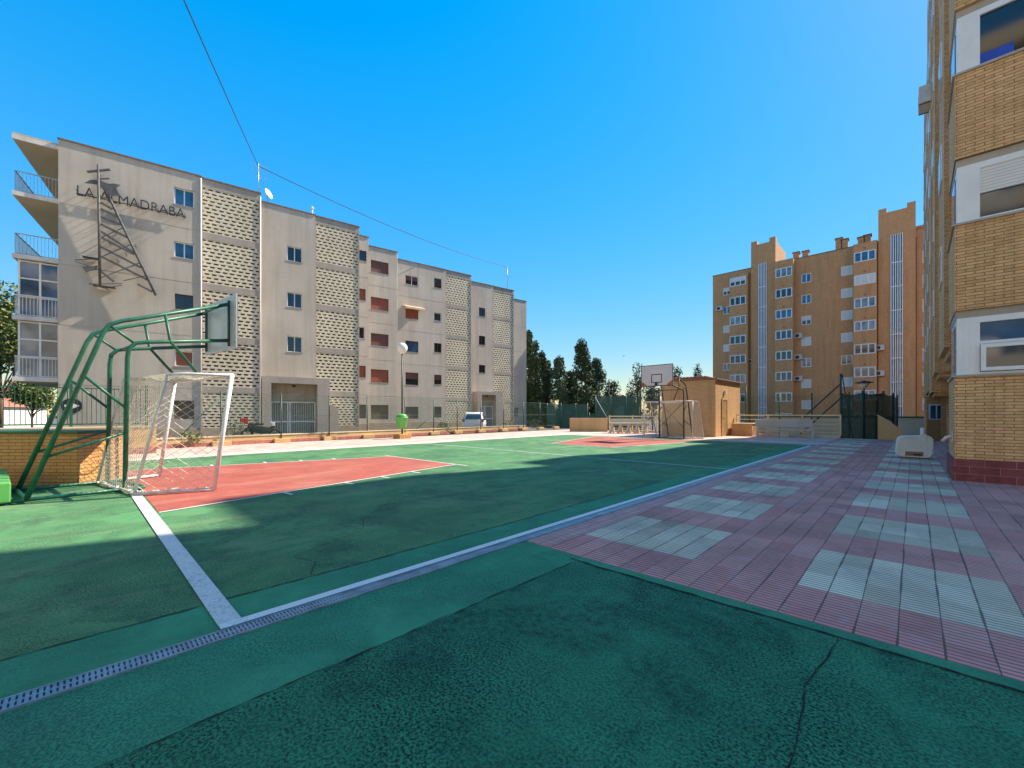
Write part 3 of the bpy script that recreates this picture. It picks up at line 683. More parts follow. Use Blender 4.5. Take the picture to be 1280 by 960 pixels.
b = MB(); b.prism([(-4.77, yy-.02, 12.35), (-4.55, yy-.02, 12.58), (-4.25, yy-.02, 12.66), (-3.95, yy-.02, 12.58), (-3.72, yy-.02, 12.66), (-3.50, yy-.02, 12.66), (-3.66, yy-.02, 12.46), (-3.5, yy-.02, 12.1), (-3.85, yy-.02, 12.02), (-4.1, yy-.02, 12.2), (-4.3, yy-.02, 12.42)], (0, .012, 0)); b.build('sail', M['iron_art'], sc); b = MB()
b.prism([(-4.85, yy-.03, 8.35), (-4.3, yy-.03, 8.5), (-4.35, yy-.03, 8.3), (-4.7, yy-.03, 8.1)], (0, .02, 0))
b.build('hull_plate', M['iron_art'], sc)
b = MB(); b.box(-4.85, -.40, 8.85, -4.3, -.02, 8.87); b.build('shadow_plate', M['iron_art'], sc)  # both flat plates are added to cast the dark blobs on the wall
b = MB(); b.box(-4.5, -.40, 7.55, -3.7, -.02, 7.57); b.build('shadow_plate', M['iron_art'], sc)
b = MB()
for (x, z) in ((-4.25, 13.0), (-4.25, 10.6), (-4.24, 8.0), (-3.2, 10.1), (-2.3, 7.8), (-2.8, 9.1)): b.tube([(x, -.002, z), (x, yy, z)], .01, 5)
for (x, z) in ((-3.6, 8.9), (-3.3, 9.3), (-2.95, 9.8), (-3.9, 9.7), (-3.7, 10.3)): b.tube([(x, -.002, z), (x, -.55, z)], .015, 5)
b.build('mounting_rods', M['iron'], sc)
# roof aerials
def aerial(loc, h, label, dish=False, group='roof aerials'):
    t = thing('roof_antenna', label, 'antenna', loc, GRZ)
    b = MB(); b.tube([(0, 0, 0), (0, 0, h)], .03, 6); b.build('mast', M['steel'], t)
    b = MB()
    for i, z in enumerate((h*.95, h*.8, h*.62)):
        b.tube([(-.45+.1*i, 0, z), (.5, 0, z)], .01, 4)
        for k in range(6): x = -.4+.1*i+k*.16; b.tube([(x, -.16, z), (x, .16, z)], .007, 4)
    b.build('aerial', M['steel'], t); return t
ma = aerial(gl(2.45, .8, ZT), 2.1, 'tall lattice aerial mast at the corner of the first stair screen roof')
aerial(gl(25.9, 8.0, ZT), 2.9, 'thin aerial on the roof of the farthest stair screen')
t = thing('satellite_dish', 'white satellite dish on the grey roof beside the tall aerial mast', 'satellite dish', gl(3.0, 1.6, ZT), GRZ)
b = MB(); b.lathe((0, 0, 0), [(.02, 0), (.2, .03), (.36, .1), (.42, .15), (.41, .16), (.2, .045), (.01, .02)], 20); d = b.build('dish', M['white'], t); d.scale = (.75, .75, .75); d.location = (0, 0, .75); d.rotation_euler = (R(70), R(15), R(40))
b = MB(); b.tube([(0, 0, .07), (0, 0, .8)], .025, 6); b.build('mount', M['steel'], t)
t = thing('roof_vent', 'small pale vent pipe on the roof edge between first entrance bay and second screen', 'vent', gl(5.55, 1.5, ZT), GRZ)
b = MB(); b.tube([(0, 0, .06), (0, 0, .5)], .05, 8); b.build('pipe', M['white'], t); b = MB(); b.lathe((0, 0, .5), [(.05, 0), (.1, .02), (.1, .12), (.02, .2)], 10); b.build('cap', M['white'], t)
# cable from overhead to mast and on to the far aerial
def sag(p, q, s, n=24): return [p.lerp(q, i/n) - Vector((0, 0, s*4*(i/n)*(1-i/n))) for i in range(n+1)]
pm = gl(2.45, .8, ZT+1.95); pe = gl(25.9, 8.0, ZT+2.75)
b = MB(); b.tube(sag(pm, pe, .55), .022, 5)
pq = Fv*9 + Rv*((190-640)/FPX*9) + Vector((0, 0, 12.1)); p0 = pm + (pq-pm)*2.2; b.tube(sag(p0, pm, .3, 40), .018, 5)
tag(b.build('overhead_cable', M['iron']), 'black overhead cable slung to the aerial mast and along the grey block', 'cable')

# ------------------------------------------------------------------ orange brick tower block (far right)
YF = 68.0
ob = thing('apartment_building', 'eight storey orange brick apartment block with white window bays and two ribbed stair towers', 'building', (0, YF, 0))
TB = 22.5
def far_body(x0, x1, y0, top, wl):
    b = MB(); facade(b, x0, x1, -1.9, top, y0, [w_[:4] for w_ in wl], .12)
    b.box(x0, y0+.121, -1.9, x1, y0+12, top-.001)
    b.quad((x0, y0, -1.9), (x0, y0+.121, -1.9), (x0, y0+.121, top), (x0, y0, top)); b.quad((x1, y0, -1.9), (x1, y0, top), (x1, y0+.121, top), (x1, y0+.121, -1.9))
    b.quad((x0, y0, top), (x1, y0, top), (x1, y0+.121, top), (x0, y0+.121, top))
    o = b.build('wall', M['brick_far'], ob, fix=False)
    c = MB(); c.box(x0-.04, y0-.05, top+.002, x1+.04, y0+12, top+.10); c.build('parapet_cap', M['roofcap'], o)
    for w_ in wl: window(ob, w_[0], w_[1], w_[2], w_[3], y0+.03, *w_[4:])
    return o
LV = [20.7, 17.85, 15.0, 12.15, 9.3, 6.45, 3.6, .75]
st = ['halfw', 'blue', 'shut_w', 'shut_w', 'glass', 'curtain', 'glass', 'curtain']
def col(x0, x1, h, styles, leaves, dz=0): return [(x0, x1, z+dz-h/2, z+dz+h/2, styles[i % len(styles)], leaves, 'whitemetal', False, .09) for i, z in enumerate(LV)]
far_body(-22.34, -17.0, 0, TB, col(-20.85, -19.8, 1.1, st, 2, -.9))
far_body(-16.95+3.1, -8.2, .25, TB, col(-11.0, -9.9, 1.2, ['blue', 'blue', 'halfw', 'shut_w', 'glass', 'shut_w', 'shut_w', 'curtain'], 2, -1.05))
far_body(-8.2, -3.1, .25, TB, col(-6.75, -5.6, 1.2, ['shut_w', 'shut_w', 'shut_w', 'shut_w', 'glass', 'shut_w', 'shut_w', 'glass'], 2, -1.05))
far_body(.18, 14, .2, 22.9, col(.75, 2.6, 1.5, ['glass', 'blue', 'glass', 'blue', 'glass', 'glass', 'curtain', 'blue'], 2, -1.1) + col(6, 8, 1.3, st, 2))
def bay(x0, x1, y, styles, dz):
    b = MB(); b.box(x0, y, -1.9, x1, y+1.2, TB-1.4-.9); bo = b.build('bay', M['brick_far'], ob)
    for i, z in enumerate(LV):
        f = window(ob, x0+.12, x1-.06, z+dz-.75, z+dz+.75, y-.07, styles[i % len(styles)], 3, 'whitemetal', False, .12)
        g = MB(); g.box(x0-.06, y-.02, z+dz+.76, x1+.06, y+.02, z+dz+.9); g.build('lintel', M['stucco2'], f)
b = MB(); b.box(-19.7, -.9, -1.9, -17.3, -.001, TB-.7); b.build('bay', M['brick_far'], ob)
b = MB(); b.box(-13.9, -.9, -1.9, -11.75, .249, TB-.1); b.build('bay', M['brick_far'], ob)
b = MB(); b.box(-5.45, -.9, -1.9, -3.2, .249, TB-.1); b.build('bay', M['brick_far'], ob)
for (x0, x1, sty) in ((-19.65, -17.5, ['halfw', 'dark', 'curtain', 'curtain', 'dark', 'curtain', 'glass', 'dark']), (-13.8, -11.85, ['curtain', 'dark', 'curtain', 'glass', 'curtain', 'glass', 'curtain', 'glass']), (-5.35, -3.3, ['curtain', 'shut_w', 'curtain', 'curtain', 'curtain', 'curtain', 'curtain', 'dark'])):
    for i, z in enumerate(LV):
        f = window(ob, x0, x1, z-.62, z+.62, -.96, sty[i], 3, 'whitemetal', False, .11)
        g = MB(); g.box((x0+x1)/2-.1, -.99, z+.95, (x0+x1)/2+.1, -.901, z+1.05); g.build('vent', M['roofcap'], f)
# stair towers with ribbed glazing
for (x0, x1, r0, r1) in ((-16.95, -13.9, -15.95, -15.0), (-3.1, .18, -1.95, -.95)):
    b = MB(); b.box(x0, -.45, -1.9, x1, 6, 25.55); b.box(x0, -.45, 25.55, x0+.75, .5, 26.1); b.box(x1-.75, -.45, 25.55, x1, .5, 26.1); tw = b.build('stair_tower', M['brick_far'], ob)
    g = MB(); g.box(r0, -.48, .2, r1, -.451, 22.6); g.build('pane', M['glass'], tw)
    g = MB(); n = 5
    for k_ in range(n+1): xx = r0+(r1-r0)*k_/n; g.box(xx-.045, -.60, .1, xx+.045, -.481, 22.7)
    for zz in LV: g.box(r0, -.55, zz-1.4, r1, -.482, zz-1.3)
    g.build('glazing_ribs', M['whitemetal'], tw)
for (x, h) in ((-10.9, .9), (-7.2, 1.6), (-6.6, 1.3), (-12.0, 1.0), (-4.9, 1.1), (-4.3, 1.2)):
    b = MB(); b.box(x-.35, 2.5, TB+.1, x+.35, 3.3, TB+h+.6); c = b.build('chimney', M['brick_far'], ob)
    b = MB(); b.box(x-.45, 2.4, TB+h+.601, x+.45, 3.4, TB+h+.72); b.build('chimney_cap', M['roofcap'], c)
b = MB(); b.box(-16.9, 6.01, TB, -12.5, 10, 24.4).box(-3.0, 6.01, TB, 3.2, 10, 25.2); b.build('lift_housing', M['brick_far'], ob)
b = MB(); b.tube([(1.6-1.4, .15, -1.9), (1.6-1.4, .15, 22)], .05, 6).tube([(-13.95+.1, -.1, -1.9), (-13.95+.1, -.1, 21.5)], .05, 6); b.build('downpipe', M['iron'], ob)
def acunit(loc, label, rz=0, s=1, group='air conditioners on the orange block'):
    t = thing('air_conditioner', label, 'air conditioner', loc, rz, group)
    b = MB(); b.rbox(-.42*s, -.32*s, 0, .42*s, 0, .6*s, .02); b.build('casing', M['acunit'], t)
    b = MB(); n = 16; b.prism([(-.1*s+.22*s*math.cos(a*2*math.pi/n), -.325*s, .3*s+.22*s*math.sin(a*2*math.pi/n)) for a in range(n)], (0, .01, 0)); b.build('fan_grille', M['iron'], t)
    b = MB(); b.bar((-.35*s, -.3*s, -.02), (-.35*s, 0, -.02), .03).bar((.35*s, -.3*s, -.02), (.35*s, 0, -.02), .03); b.build('bracket', M['iron'], t)
    return t
for i, (x, z, lb) in enumerate(((-21.3, 17.0, 'grey air conditioner left of the second highest small window of the orange block'), (-17.05, 8.6, 'grey air conditioner beside the first bay of the orange block, low on the wall'),
        (-11.3, 11.6, 'highest air conditioner right of the middle bay column of the orange block'), (-11.3, 8.7, 'middle air conditioner of the column right of the middle bays'), (-11.3, 5.8, 'lowest air conditioner of the column right of the middle bays'), (-3.0, 9.0, 'air conditioner between the right bay column and the ribbed stair tower, upper one'), (-3.0, 5.9, 'air conditioner between the right bay column and the ribbed stair tower, lower one'))):
    acunit((x, YF+(-.5 if x > -4 else .22 if x < -11 and x > -12 else -.02), z), lb, 0, 1.1)

# ------------------------------------------------------------------ tan brick building at the right (near)
nb = thing('apartment_building', 'tan brick apartment building at the right edge with white corner windows and maroon base', 'building', (0, 0, 0))
X0 = .60; Y0 = 12.3; XE = 12.0
SIL = [2.08, 5.13, 8.15, 11.2, 14.25, 17.3, 20.35]
def bandbox(z0, z1, mat='brick_near', y1=14.2, name='brick_band'):
    b = MB(); b.box(X0, Y0, z0, XE, y1, z1); return b.build(name, M[mat], nb)
b = MB(); b.box(X0-.04, Y0-.05, -.01, XE, 14.2, .44); b.build('base_course', M['brick_base'], nb)
zs0 = .441
for i, s in enumerate(SIL):
    bandbox(zs0, s)
    b = MB(); b.box(X0-.035, Y0-.035, s+.002, XE, 14.2, s+.045); b.build('sill', M['stucco2'], nb)
    zt = s+1.34 if i < 6 else s+1.34
    # recessed window strip
    zw0 = s+.046; zw1 = s+1.19
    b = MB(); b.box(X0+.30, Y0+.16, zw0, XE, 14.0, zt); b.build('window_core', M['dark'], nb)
    b = MB(); b.box(X0+.02, Y0+.06, zw1, XE, 14.1, zt-.002); b.build('soffit', M['stucco2'], nb)
    # white aluminium corner panel, rails and stiles (each floor one window unit)
    b = MB(); b.box(X0+.03, Y0+.05, zw0, X0+.29, 13.95, zw1-.002)
    b.box(X0+.291, Y0+.05, zw1-.12, XE, Y0+.13, zw1-.003); b.box(X0+.291, Y0+.05, zw0, XE, Y0+.13, zw0+.05)
    for xx in (X0+.115, X0+.20): b.box(xx, Y0+.044, zw0+.01, xx+.012, Y0+.05, zw1-.01)
    xx = X0+.29
    k = 0
    while xx < XE-.5:
        b.box(xx, Y0+.052, zw0+.05, xx+.055, Y0+.128, zw1-.12); xx += [.72, .62][k % 2]; k += 1
    if i == 0: b.box(X0+.345, Y0+.054, zw0+.60, X0+1.0, Y0+.126, zw0+.655)
    wu = b.build('window', M['whitemetal'], nb)
    g = MB(); g.box(X0+.291, Y0+.10, zw0+.03, XE-.3, Y0+.11, zw1-.05); g.build('pane', M[['glass_blue', 'glass', 'glass_dark', 'glass', 'glass_blue', 'glass', 'glass'][i]], wu)
    g = MB(); g.box(X0+.015, Y0+.35, zw0+.06, X0+.028, 13.7, zw1-.12); g.build('pane', M['glass'], wu)
    if i in (1, 4):
        g = MB(); g.box(X0+.30, Y0+.062, zw0+.52, X0+1.7, Y0+.098, zw1-.12); g.build('shutter', M['shutter_w'], wu)
    if i == 0:    # tilted open sash
        g = MB(); x0, x1, z0, z1 = X0+.35, X0+.97, zw0+.06, zw0+.585; th = .07
        g.box(x0, -.02, z0, x0+th, .02, z1).box(x1-th, -.02, z0, x1, .02, z1).box(x0+th, -.02, z0, x1-th, .02, z0+th).box(x0+th, -.02, z1-th, x1-th, .02, z1)
        sh = g.build('sash', M['whitemetal'], wu); sh.location = (0, Y0-.0, 0); sh.rotation_euler = (0, 0, 0)
        p = MB(); p.box(x0+th, -.004, z0+th, x1-th, .004, z1-th); pp = p.build('pane', M['glass'], wu); pp.location = (0, Y0, 0)
    if i == 2:
        g = MB(); g.box(X0+.35, Y0+.082, zw0+.06, X0+.78, Y0+.096, zw0+.26); g.build('blue_tub', M['bluething'], wu)
    zs0 = zt
bandbox(zs0, 22.4)
b = MB(); b.box(X0-.05, Y0-.05, 22.401, XE, 14.3, 22.5); b.build('parapet_cap', M['roofcap'], nb)
# long side towards the court, stepping back, with projecting bays
b = MB(); b.box(1.75, 14.201, -1.9, XE, 52, 22.4); b.build('wall', M['brick_near'], nb)
def sidebay(y0, y1, zb, x=.60, wins_=True, top=22.45):
    b = MB(); b.box(x, y0, zb, 1.749, y1, top)
    z = zb
    o = b.build('bay', M['brick_near'], nb)
    b = MB(); b.box(x+.12, y0+.12, zb-.16, 1.748, y1-.12, zb-.002); b.build('corbel', M['brick_near'], o)
    if wins_:
        for s in SIL:
            if s+.1 > zb+.6:
                f = MB(); ym = (y0+y1)/2-.7; f.box(x-.04, ym, s+.15, x-.002, (y0+y1)/2+.7, s+1.2); fw = f.build('window', M['whitemetal'], nb)
                p = MB(); p.box(x-.046, ym+.1, s+.25, x-.0405, (y0+y1)/2-.05, s+1.1).box(x-.046, (y0+y1)/2+.05, s+.25, x-.0405, (y0+y1)/2+.6, s+1.1); p.build('pane', M['glass'], fw)
                f2 = MB(); f2.box(x+.16, y0-.05, s+.1, 1.3, y0-.002, s+1.25); fw2 = f2.build('window', M['whitemetal'], nb)
                p = MB(); p.box(x+.22, y0-.056, s+.2, 1.24, y0-.0505, s+1.15); p.build('pane', M['glass'], fw2)
sidebay(16.8, 20.2, 3.2, .62); sidebay(23.2, 26.2, 2.95, .60); sidebay(26.25, 30.0, 2.3, .56, True, 25.6); sidebay(33.2, 35.9, 2.6, .60, True, 25.6); sidebay(36.2, 40.5, 2.6, .58); sidebay(44.5, 47.6, 2.6, .60, True, 25.6); sidebay(48, 51.8, -1.9, .66)
b = MB(); b.box(1.75, 26.3, 22.401, XE, 30.0, 25.6).box(1.75, 33.2, 22.401, XE, 35.9, 25.6).box(1.75, 44.5, 22.401, XE, 47.6, 25.6); b.build('stair_tower', M['brick_near'], nb)
b = MB()
for y in (16.9, 28.9, 34.8): b.box(1.15, y, -.01, 1.45, y+.3, 3.2 if y < 20 else 2.6)
b.build('pillar', M['brick_near'], nb)
# passage wall with window under the bays
b = MB(); b.box(.62, 38.0, -1.9, 1.749, 38.3, 2.4); b.build('passage_wall', M['brick_far'], nb)
f = MB(); f.box(.70, 37.9, .95, 1.35, 37.999, 1.95); fo = f.build('window', M['whitemetal'], nb); p = MB(); p.box(.78, 37.89, 1.03, 1.02, 37.899, 1.87).box(1.08, 37.89, 1.03, 1.27, 37.899, 1.87); p.build('pane', M['glass_blue'], fo)
t = acunit((.58, 27.4, 15.6), 'grey air conditioner on bracket high on the side of the near tan brick building', R(-90), 1.3, None)
t = thing('outdoor_tap', 'small pink tap spout on the side of the near brick corner above the maroon base', 'tap', (X0-.002, 12.75, .78))
b = MB(); b.tube([(0, 0, .1), (-.10, 0, .06), (-.16, 0, -.02)], .035, 8); b.build('spout', M['goalpink'], t); b = MB(); b.rbox(-.02, -.08, -.02, 0, .08, .2, .008); b.build('plate', M['goalpink'], t)
b = MB(); b.box(-.03+X0-.03, 12.6, .0, X0-.041, 13.0, .0+.75)

# unseen block added behind the camera to bounce sunlight into the shade
bounce_block = thing('apartment_building', 'unseen cream block added behind the camera to bounce sunlight into the court', 'building', (-4, -11.5, 0), math.pi)
b = MB(); hol = [(x0, x0+1.5, z-.6, z+.7, 'glass', 2, 'whitemetal', False) for x0 in range(-17, 17, 4) for z in (2.2, 5.2, 8.2, 11.2, 14.2, 17.2, 20.2)]
facade(b, -19, 19, -.5, 22.5, 0, [h_[:4] for h_ in hol], .14); b.box(-19, .141, -.5, 19, 12, 22.499); w_b = b.build('wall', simple('bounce_cream', (.80, .72, .58), .9), bounce_block, fix=False)
b = MB()
for z in (.6, 3.6, 6.6, 9.6, 12.6, 15.6, 18.6, 21.6): b.box(-19.02, -.9, z, 19.02, -.002, z+.16); b.box(-19.02, -.92, z+.161, 19.02, -.82, z+1.0)
b.build('balcony_band', M['concrete_y'], bounce_block)
for h_ in hol[::1]: window(bounce_block, *h_[:4], .06, *h_[4:])

# ------------------------------------------------------------------ basketball stands
def bend(p, q, r_, n=5):
    pass
def hoop(name, label, front_is_visible, loc, rz, m_tube, m_board, brd):
    """local: posts at y=0, back legs at y=-1.12, board out at +y. x = -.675/.675"""
    t = thing(name, label, 'basketball hoop', loc, rz)
    W = .675; tr = .035
    for s in (-1, 1):
        x = s*W
        b = MB(); b.tube([(x, 0, 0.03), (x, .03, 2.3), (x, .05, 2.48), (x, .14, 2.58), (x, .3, 2.62), (x*.93, 1.56, 2.83)], tr, 10); b.build('post', m_tube, t)
        b = MB(); b.tube([(x, -1.12, .03), (x, -.28, 2.68), (x, -.2, 2.84), (x, -.05, 2.93), (x*.93, 1.56, 3.56)], tr, 10); b.build('arm', m_tube, t)
        b = MB(); b.tube([(x, -.50, 1.97), (x, .01, 1.45)], .022, 8).tube([(x, -.9, .68), (x, 0, 1.02)], .022, 8)
        b.tube([(x, -.2, 2.84), (x, .12, 2.58)], .022, 8).tube([(x, .55, 3.15), (x, .62, 2.68), (x*.95, 1.12, 2.03)], .026, 8); b.build('brace', m_tube, t)
        b = MB(); b.tube([(x*.93, 1.58, 2.72), (x*.93, 1.58, 3.64)], .026, 8); b.build('board_bracket', m_tube if front_is_visible else M['pole'], t)
    b = MB(); b.tube([(-W, 0, .05), (W, 0, .05)], .03, 8).tube([(-W, -1.12, .05), (W, -1.12, .05)], .03, 8)
    for s in (-1, 1): b.tube([(s*W, -1.5, .05), (s*W, .25, .05)], .03, 8)
    b.tube([(-W, .25, .05), (W, .25, .05)], .03, 8)
    b.build('base_frame', m_tube, t)
    b = MB(); b.tube([(-W, .2, 2.6), (W, .2, 2.6)], .02, 6); b.build('cross_tie', m_tube, t)
    b = MB(); b.tube([(-W*.93, 1.5, 3.54), (W*.93, 1.5, 3.54)], .02, 6); b.build('cross_tie', m_tube, t)
    if front_is_visible: b = MB(); b.tube([(-W, 0, .6), (W, -.05, 2.0)], .016, 6).tube([(W, 0, .6), (-W, -.05, 2.0)], .016, 6); b.build('cross_brace', m_tube, t)
    bx, bz0, bz1 = brd
    b = MB(); b.rbox(-bx, 1.62, bz0, bx, 1.655, bz1, .006); bo = b.build('backboard', m_board, t)
    b = MB(); y = 1.656; e = .035
    for (a, c, d, f_) in ((-bx, bz0, bx, bz0+e), (-bx, bz1-e, bx, bz1), (-bx, bz0+e, -bx+e, bz1-e), (bx-e, bz0+e, bx, bz1-e),
                          (-.29, bz0+.17, .29, bz0+.21), (-.29, bz0+.57, .29, bz0+.61), (-.29, bz0+.21, -.25, bz0+.57), (.25, bz0+.21, .29, bz0+.57)):
        b.box(a, y, c, d, y+.004, f_)
    b.build('board_lines', M['black'], bo)
    b = MB()
    for s in (-1, 1): b.prism([(s*(bx-.04), y+.001, bz0+.04), (s*(bx-.32), y+.001, bz0+.04), (s*(bx-.2), y+.001, bz0+.17), (s*(bx-.04), y+.001, bz0+.26)], (0, .002, 0))
    b.build('rust_patch', M['rust'], bo)
    b = MB(); b.box(-.05, y, bz0+.03, .05, y+.10, bz0+.17); n = 20
    if not front_is_visible: b.tube([(.22*math.cos(i*2*math.pi/n), y+.34+.22*math.sin(i*2*math.pi/n), bz0+.12) for i in range(n+1)], .01, 6)
    b.build('rim', M['black'], bo)
    return t
t = hoop('basketball_hoop', 'green tubular basketball stand at the near left, seen from behind its grey board', False, (-10.45, .5, 0), R(7), M['hoopgreen'], M['board'], (.86, 2.66, 3.76))
b = MB(); b.box(.25, 1.60, 2.78, .31, 1.618, 2.90); 
wb = thing('ballast_block', 'bright green painted ballast block at the foot of the near basketball stand', 'ballast', (-10.8, -1.02, 0), R(5))
b = MB(); b.rbox(-1.1, -.42, .04, 1.25, .25, .34, .02); b.build('block', simple('ballast_green', (.10, .36, .08), .5), wb); b = MB(); b.box(-1.0, -.36, 0.009, 1.15, .2, .039); b.build('skid', M['iron'], wb)
hoop('basketball_hoop', 'far basketball stand of thin dark tubes with white board and rusty lower corners', True, (-9.33, 22.0, 0), R(180-2), M['hoopdark'], M['boardfront'], (.86, 2.74, 3.82))

# ------------------------------------------------------------------ goals with nets
def goal(label, A, B, Ab, Bb, lean, m_post, H=2.03, top_r=.62, seed=1, backlean=0, square=False):
    """A,B: base of the near and far front posts; Ab,Bb: base of the back supports"""
    t = thing('football_goal', label, 'goal')
    A = Vector((*A, 0)); B = Vector((*B, 0)); Ab = Vector((*Ab, 0)); Bb = Vector((*Bb, 0)); ln = Vector((*lean, 0))
    up = Vector((0, 0, H)); At = A+ln+up; Bt = B+ln+up
    da = (Ab-A); db = (Bb-B)
    tA = At + da.normalized()*top_r; tB = Bt + db.normalized()*top_r
    for p, q in ((A, At), (B, Bt)): b = MB(); b.tube([p+Vector((0, 0, .02)), q], .036, 10); b.build('post', m_post, t)
    b = MB(); b.tube([At, Bt], .036, 10); b.build('crossbar', m_post, t)
    for (T0, T1, Bk) in ((At, tA, Ab), (Bt, tB, Bb)):
        b = MB(); pts = [T0, T0.lerp(T1, .7), T1 - Vector((0, 0, .02)), T1.lerp(Bk, .05) - Vector((0, 0, .03)), Bk+Vector((0, 0, .04))] if not square else [T0, T1, Bk+Vector((0, 0, .04))]
        b.tube(pts, .024, 8); b.build('back_support', m_post, t)
    b = MB(); z = Vector((0, 0, .04)); b.tube([A+z, Ab+z], .024, 8).tube([B+z, Bb+z], .024, 8).tube([Ab+z, Bb+z], .024, 8); b.build('ground_bar', m_post, t)
    rnd = random.Random(seed); n = MB()
    def patch(P00, P10, P11, P01, nu, nv, sagv=0.0):
        """diamond cords over a bilinear patch"""
        def pt(u, v):
            p = P00.lerp(P10, u).lerp(P01.lerp(P11, u), v); k = math.sin(math.pi*u)*math.sin(math.pi*v)
            nrm = (P10-P00).cross(P01-P00).normalized(); return p + nrm*(.03*math.sin(u*9+v*7+seed)*k) + Vector((0, 0, -sagv*k))
        def run(pts): n.tube(pts, .0038, 3, cap=False)
        for i in range(-nv, nu+1):
            for sgn in (1, -1):
                pts = []
                for j in range(nv+1):
                    uu = (i+j)/nu if sgn == 1 else (nu-(i+j))/nu
                    if -1e-6 <= uu <= 1+1e-6: pts.append(pt(uu, j/nv))
                if len(pts) > 1: run(pts)
    patch(At, Bt, tB, tA, 22, 5, .05); patch(tA, tB, Bb+z, Ab+z, 22, 15, .0)
    patch(At, tA, Ab+z, A+z, 6, 16); patch(Bt, tB, Bb+z, B+z, 6, 16)
    n.build('net', M['net'], t, fix=False)
    # bunched cord on the ground bar
    b = MB()
    for (p, q) in ((A, Ab), (Ab, Bb)):
        pts = []; k = 26
        for i in range(k+1): pts.append(p.lerp(q, i/k)+Vector((rnd.uniform(-.04, .04), rnd.uniform(-.04, .04), .045+rnd.uniform(-.01, .04))))
        b.tube(pts, .015, 5)
    b.build('net_hem', M['net'], t)
    return t
goal('white football goal standing on the red key beneath the near basketball stand', (-8.79, 1.66), (-11.63, 1.23), (-9.2, .66), (-11.2, .28), (.10, .25), M['goal'], 2.03, .92, 1)
goal('far pinkish white football goal in front of the basketball stand by the brick shed', (-8.35, 22.35), (-10.85, 21.95), (-8.05, 23.15), (-10.55, 22.9), (0, 0), M['goalpink'], 2.0, .45, 5, square=True)

# ------------------------------------------------------------------ brick box, low walls, fences on the left side
t = thing('brick_planter', 'square orange brick planter with a green coping at the left edge behind the hoop', 'planter', (-10.95-.35, -.30+.32, 0), YAW)
b = MB(); b.box(-2.6, 0, -.005, 0, 1.0, .97); b.build('brick_body', M['brick_box'], t)
b = MB(); b.rbox(-2.65, -.04, .971, .04, 1.04, 1.02, .01); b.build('coping', M['fencegreen'], t)
# tall ochre wall with picket fence
def lowwall(name, label, p, q, h, th=.25, base=.22, mat='ochre', bmat='redtile', z0=-.005):
    t = thing(name, label, 'wall', (p[0], p[1], 0), math.atan2(q[1]-p[1], q[0]-p[0])); Ln = math.dist(p, q)
    b = MB(); b.box(0, -th/2, z0+base, Ln, th/2, h); b.build('render', M[mat], t)
    if base: b = MB(); b.box(0, -th/2-.02, z0, Ln, th/2+.02, z0+base-.002); b.build('base_tiles', M[bmat], t)
    b = MB(); b.box(-.01, -th/2-.03, h+.002, Ln+.01, th/2+.03, h+.04); b.build('coping', M['concrete_y'], t)
    return t
lowwall('low_wall', 'tall ochre rendered wall with red tiled foot under the green picket fence', (-19.2, -9.0), (-18.75, 1.9), .90)
lowwall('low_wall', 'long low ochre kerb wall below the thin green fence posts beside the grey block', (-20.9, 1.7), (-23.2, 25.6), .36, .3, .16)
t = thing('picket_fence', 'green metal picket fence on the tall ochre wall at the left', 'fence', (-19.15, -9, .94), math.atan2(10.9, .45))
b = MB()
x = .1
while x < 10.6: b.box(x, -.008, .08, x+.016, .008, 1.2); x += .105
b.build('pickets', M['fencegreen'], t)
b = MB(); b.box(0, -.015, .06, 10.7, .015, .1).box(0, -.015, 1.19, 10.7, .015, 1.22); b.build('rails', M['fencegreen'], t)
for x in (0.0, 2.7, 5.0, 7.0, 7.25, 8.9, 10.65): b = MB(); b.box(x-.035, -.03, 0, x+.035, .03, 1.35); b.build('post', M['fencegreen'], t)
# post and wire fence with small footing blocks
fp = [(-21.9, 4.2), (-22.2, 6.6), (-22.4, 8.9), (-22.7, 11.1), (-22.9, 13.6), (-23.1, 15.8), (-23.2, 17.8), (-23.4, 20.1), (-23.6, 22.6), (-23.8, 25.1), (-24.0, 27.4), (-24.2, 29.8)]
fp = [(x+1.0, y) for x, y in fp]
t = thing('wire_fence', 'thin dark green wire fence with tall posts on ochre footing blocks along the grey block', 'fence')
for i, (x, y) in enumerate(fp):
    b = MB(); b.tube([(x, y, 0), (x, y, 2.28)], .03, 8); p = b.build('post', M['pole'], t)
    b = MB(); b.rbox(x-.15, y-.33, -.004, x+.2, y+.33, .20, .015); b.build('footing', M['ochre'], p)
b = MB()
for z in (.3, 1.25, 2.25):
    for (p, q) in zip(fp[:-1], fp[1:]): b.tube([(*p, z), (*q, z)], .004, 4)
for (i, s) in ((0, -1), (5, 1), (5, -1)):
    x, y = fp[i]; b.tube([(x, y, 2.1 if i == 0 else 1.3), (x-.1, y+s*1.6, .12)], .022, 6)
b.build('wires', M['fencegreen'], t)
b = MB()
for (p, q) in zip(fp[:-1], fp[1:]): b.quad((p[0], p[1], .25), (q[0], q[1], .25), (q[0], q[1], 2.25), (p[0], p[1], 2.25))
b.build('mesh', M['chain'], t, fix=False)
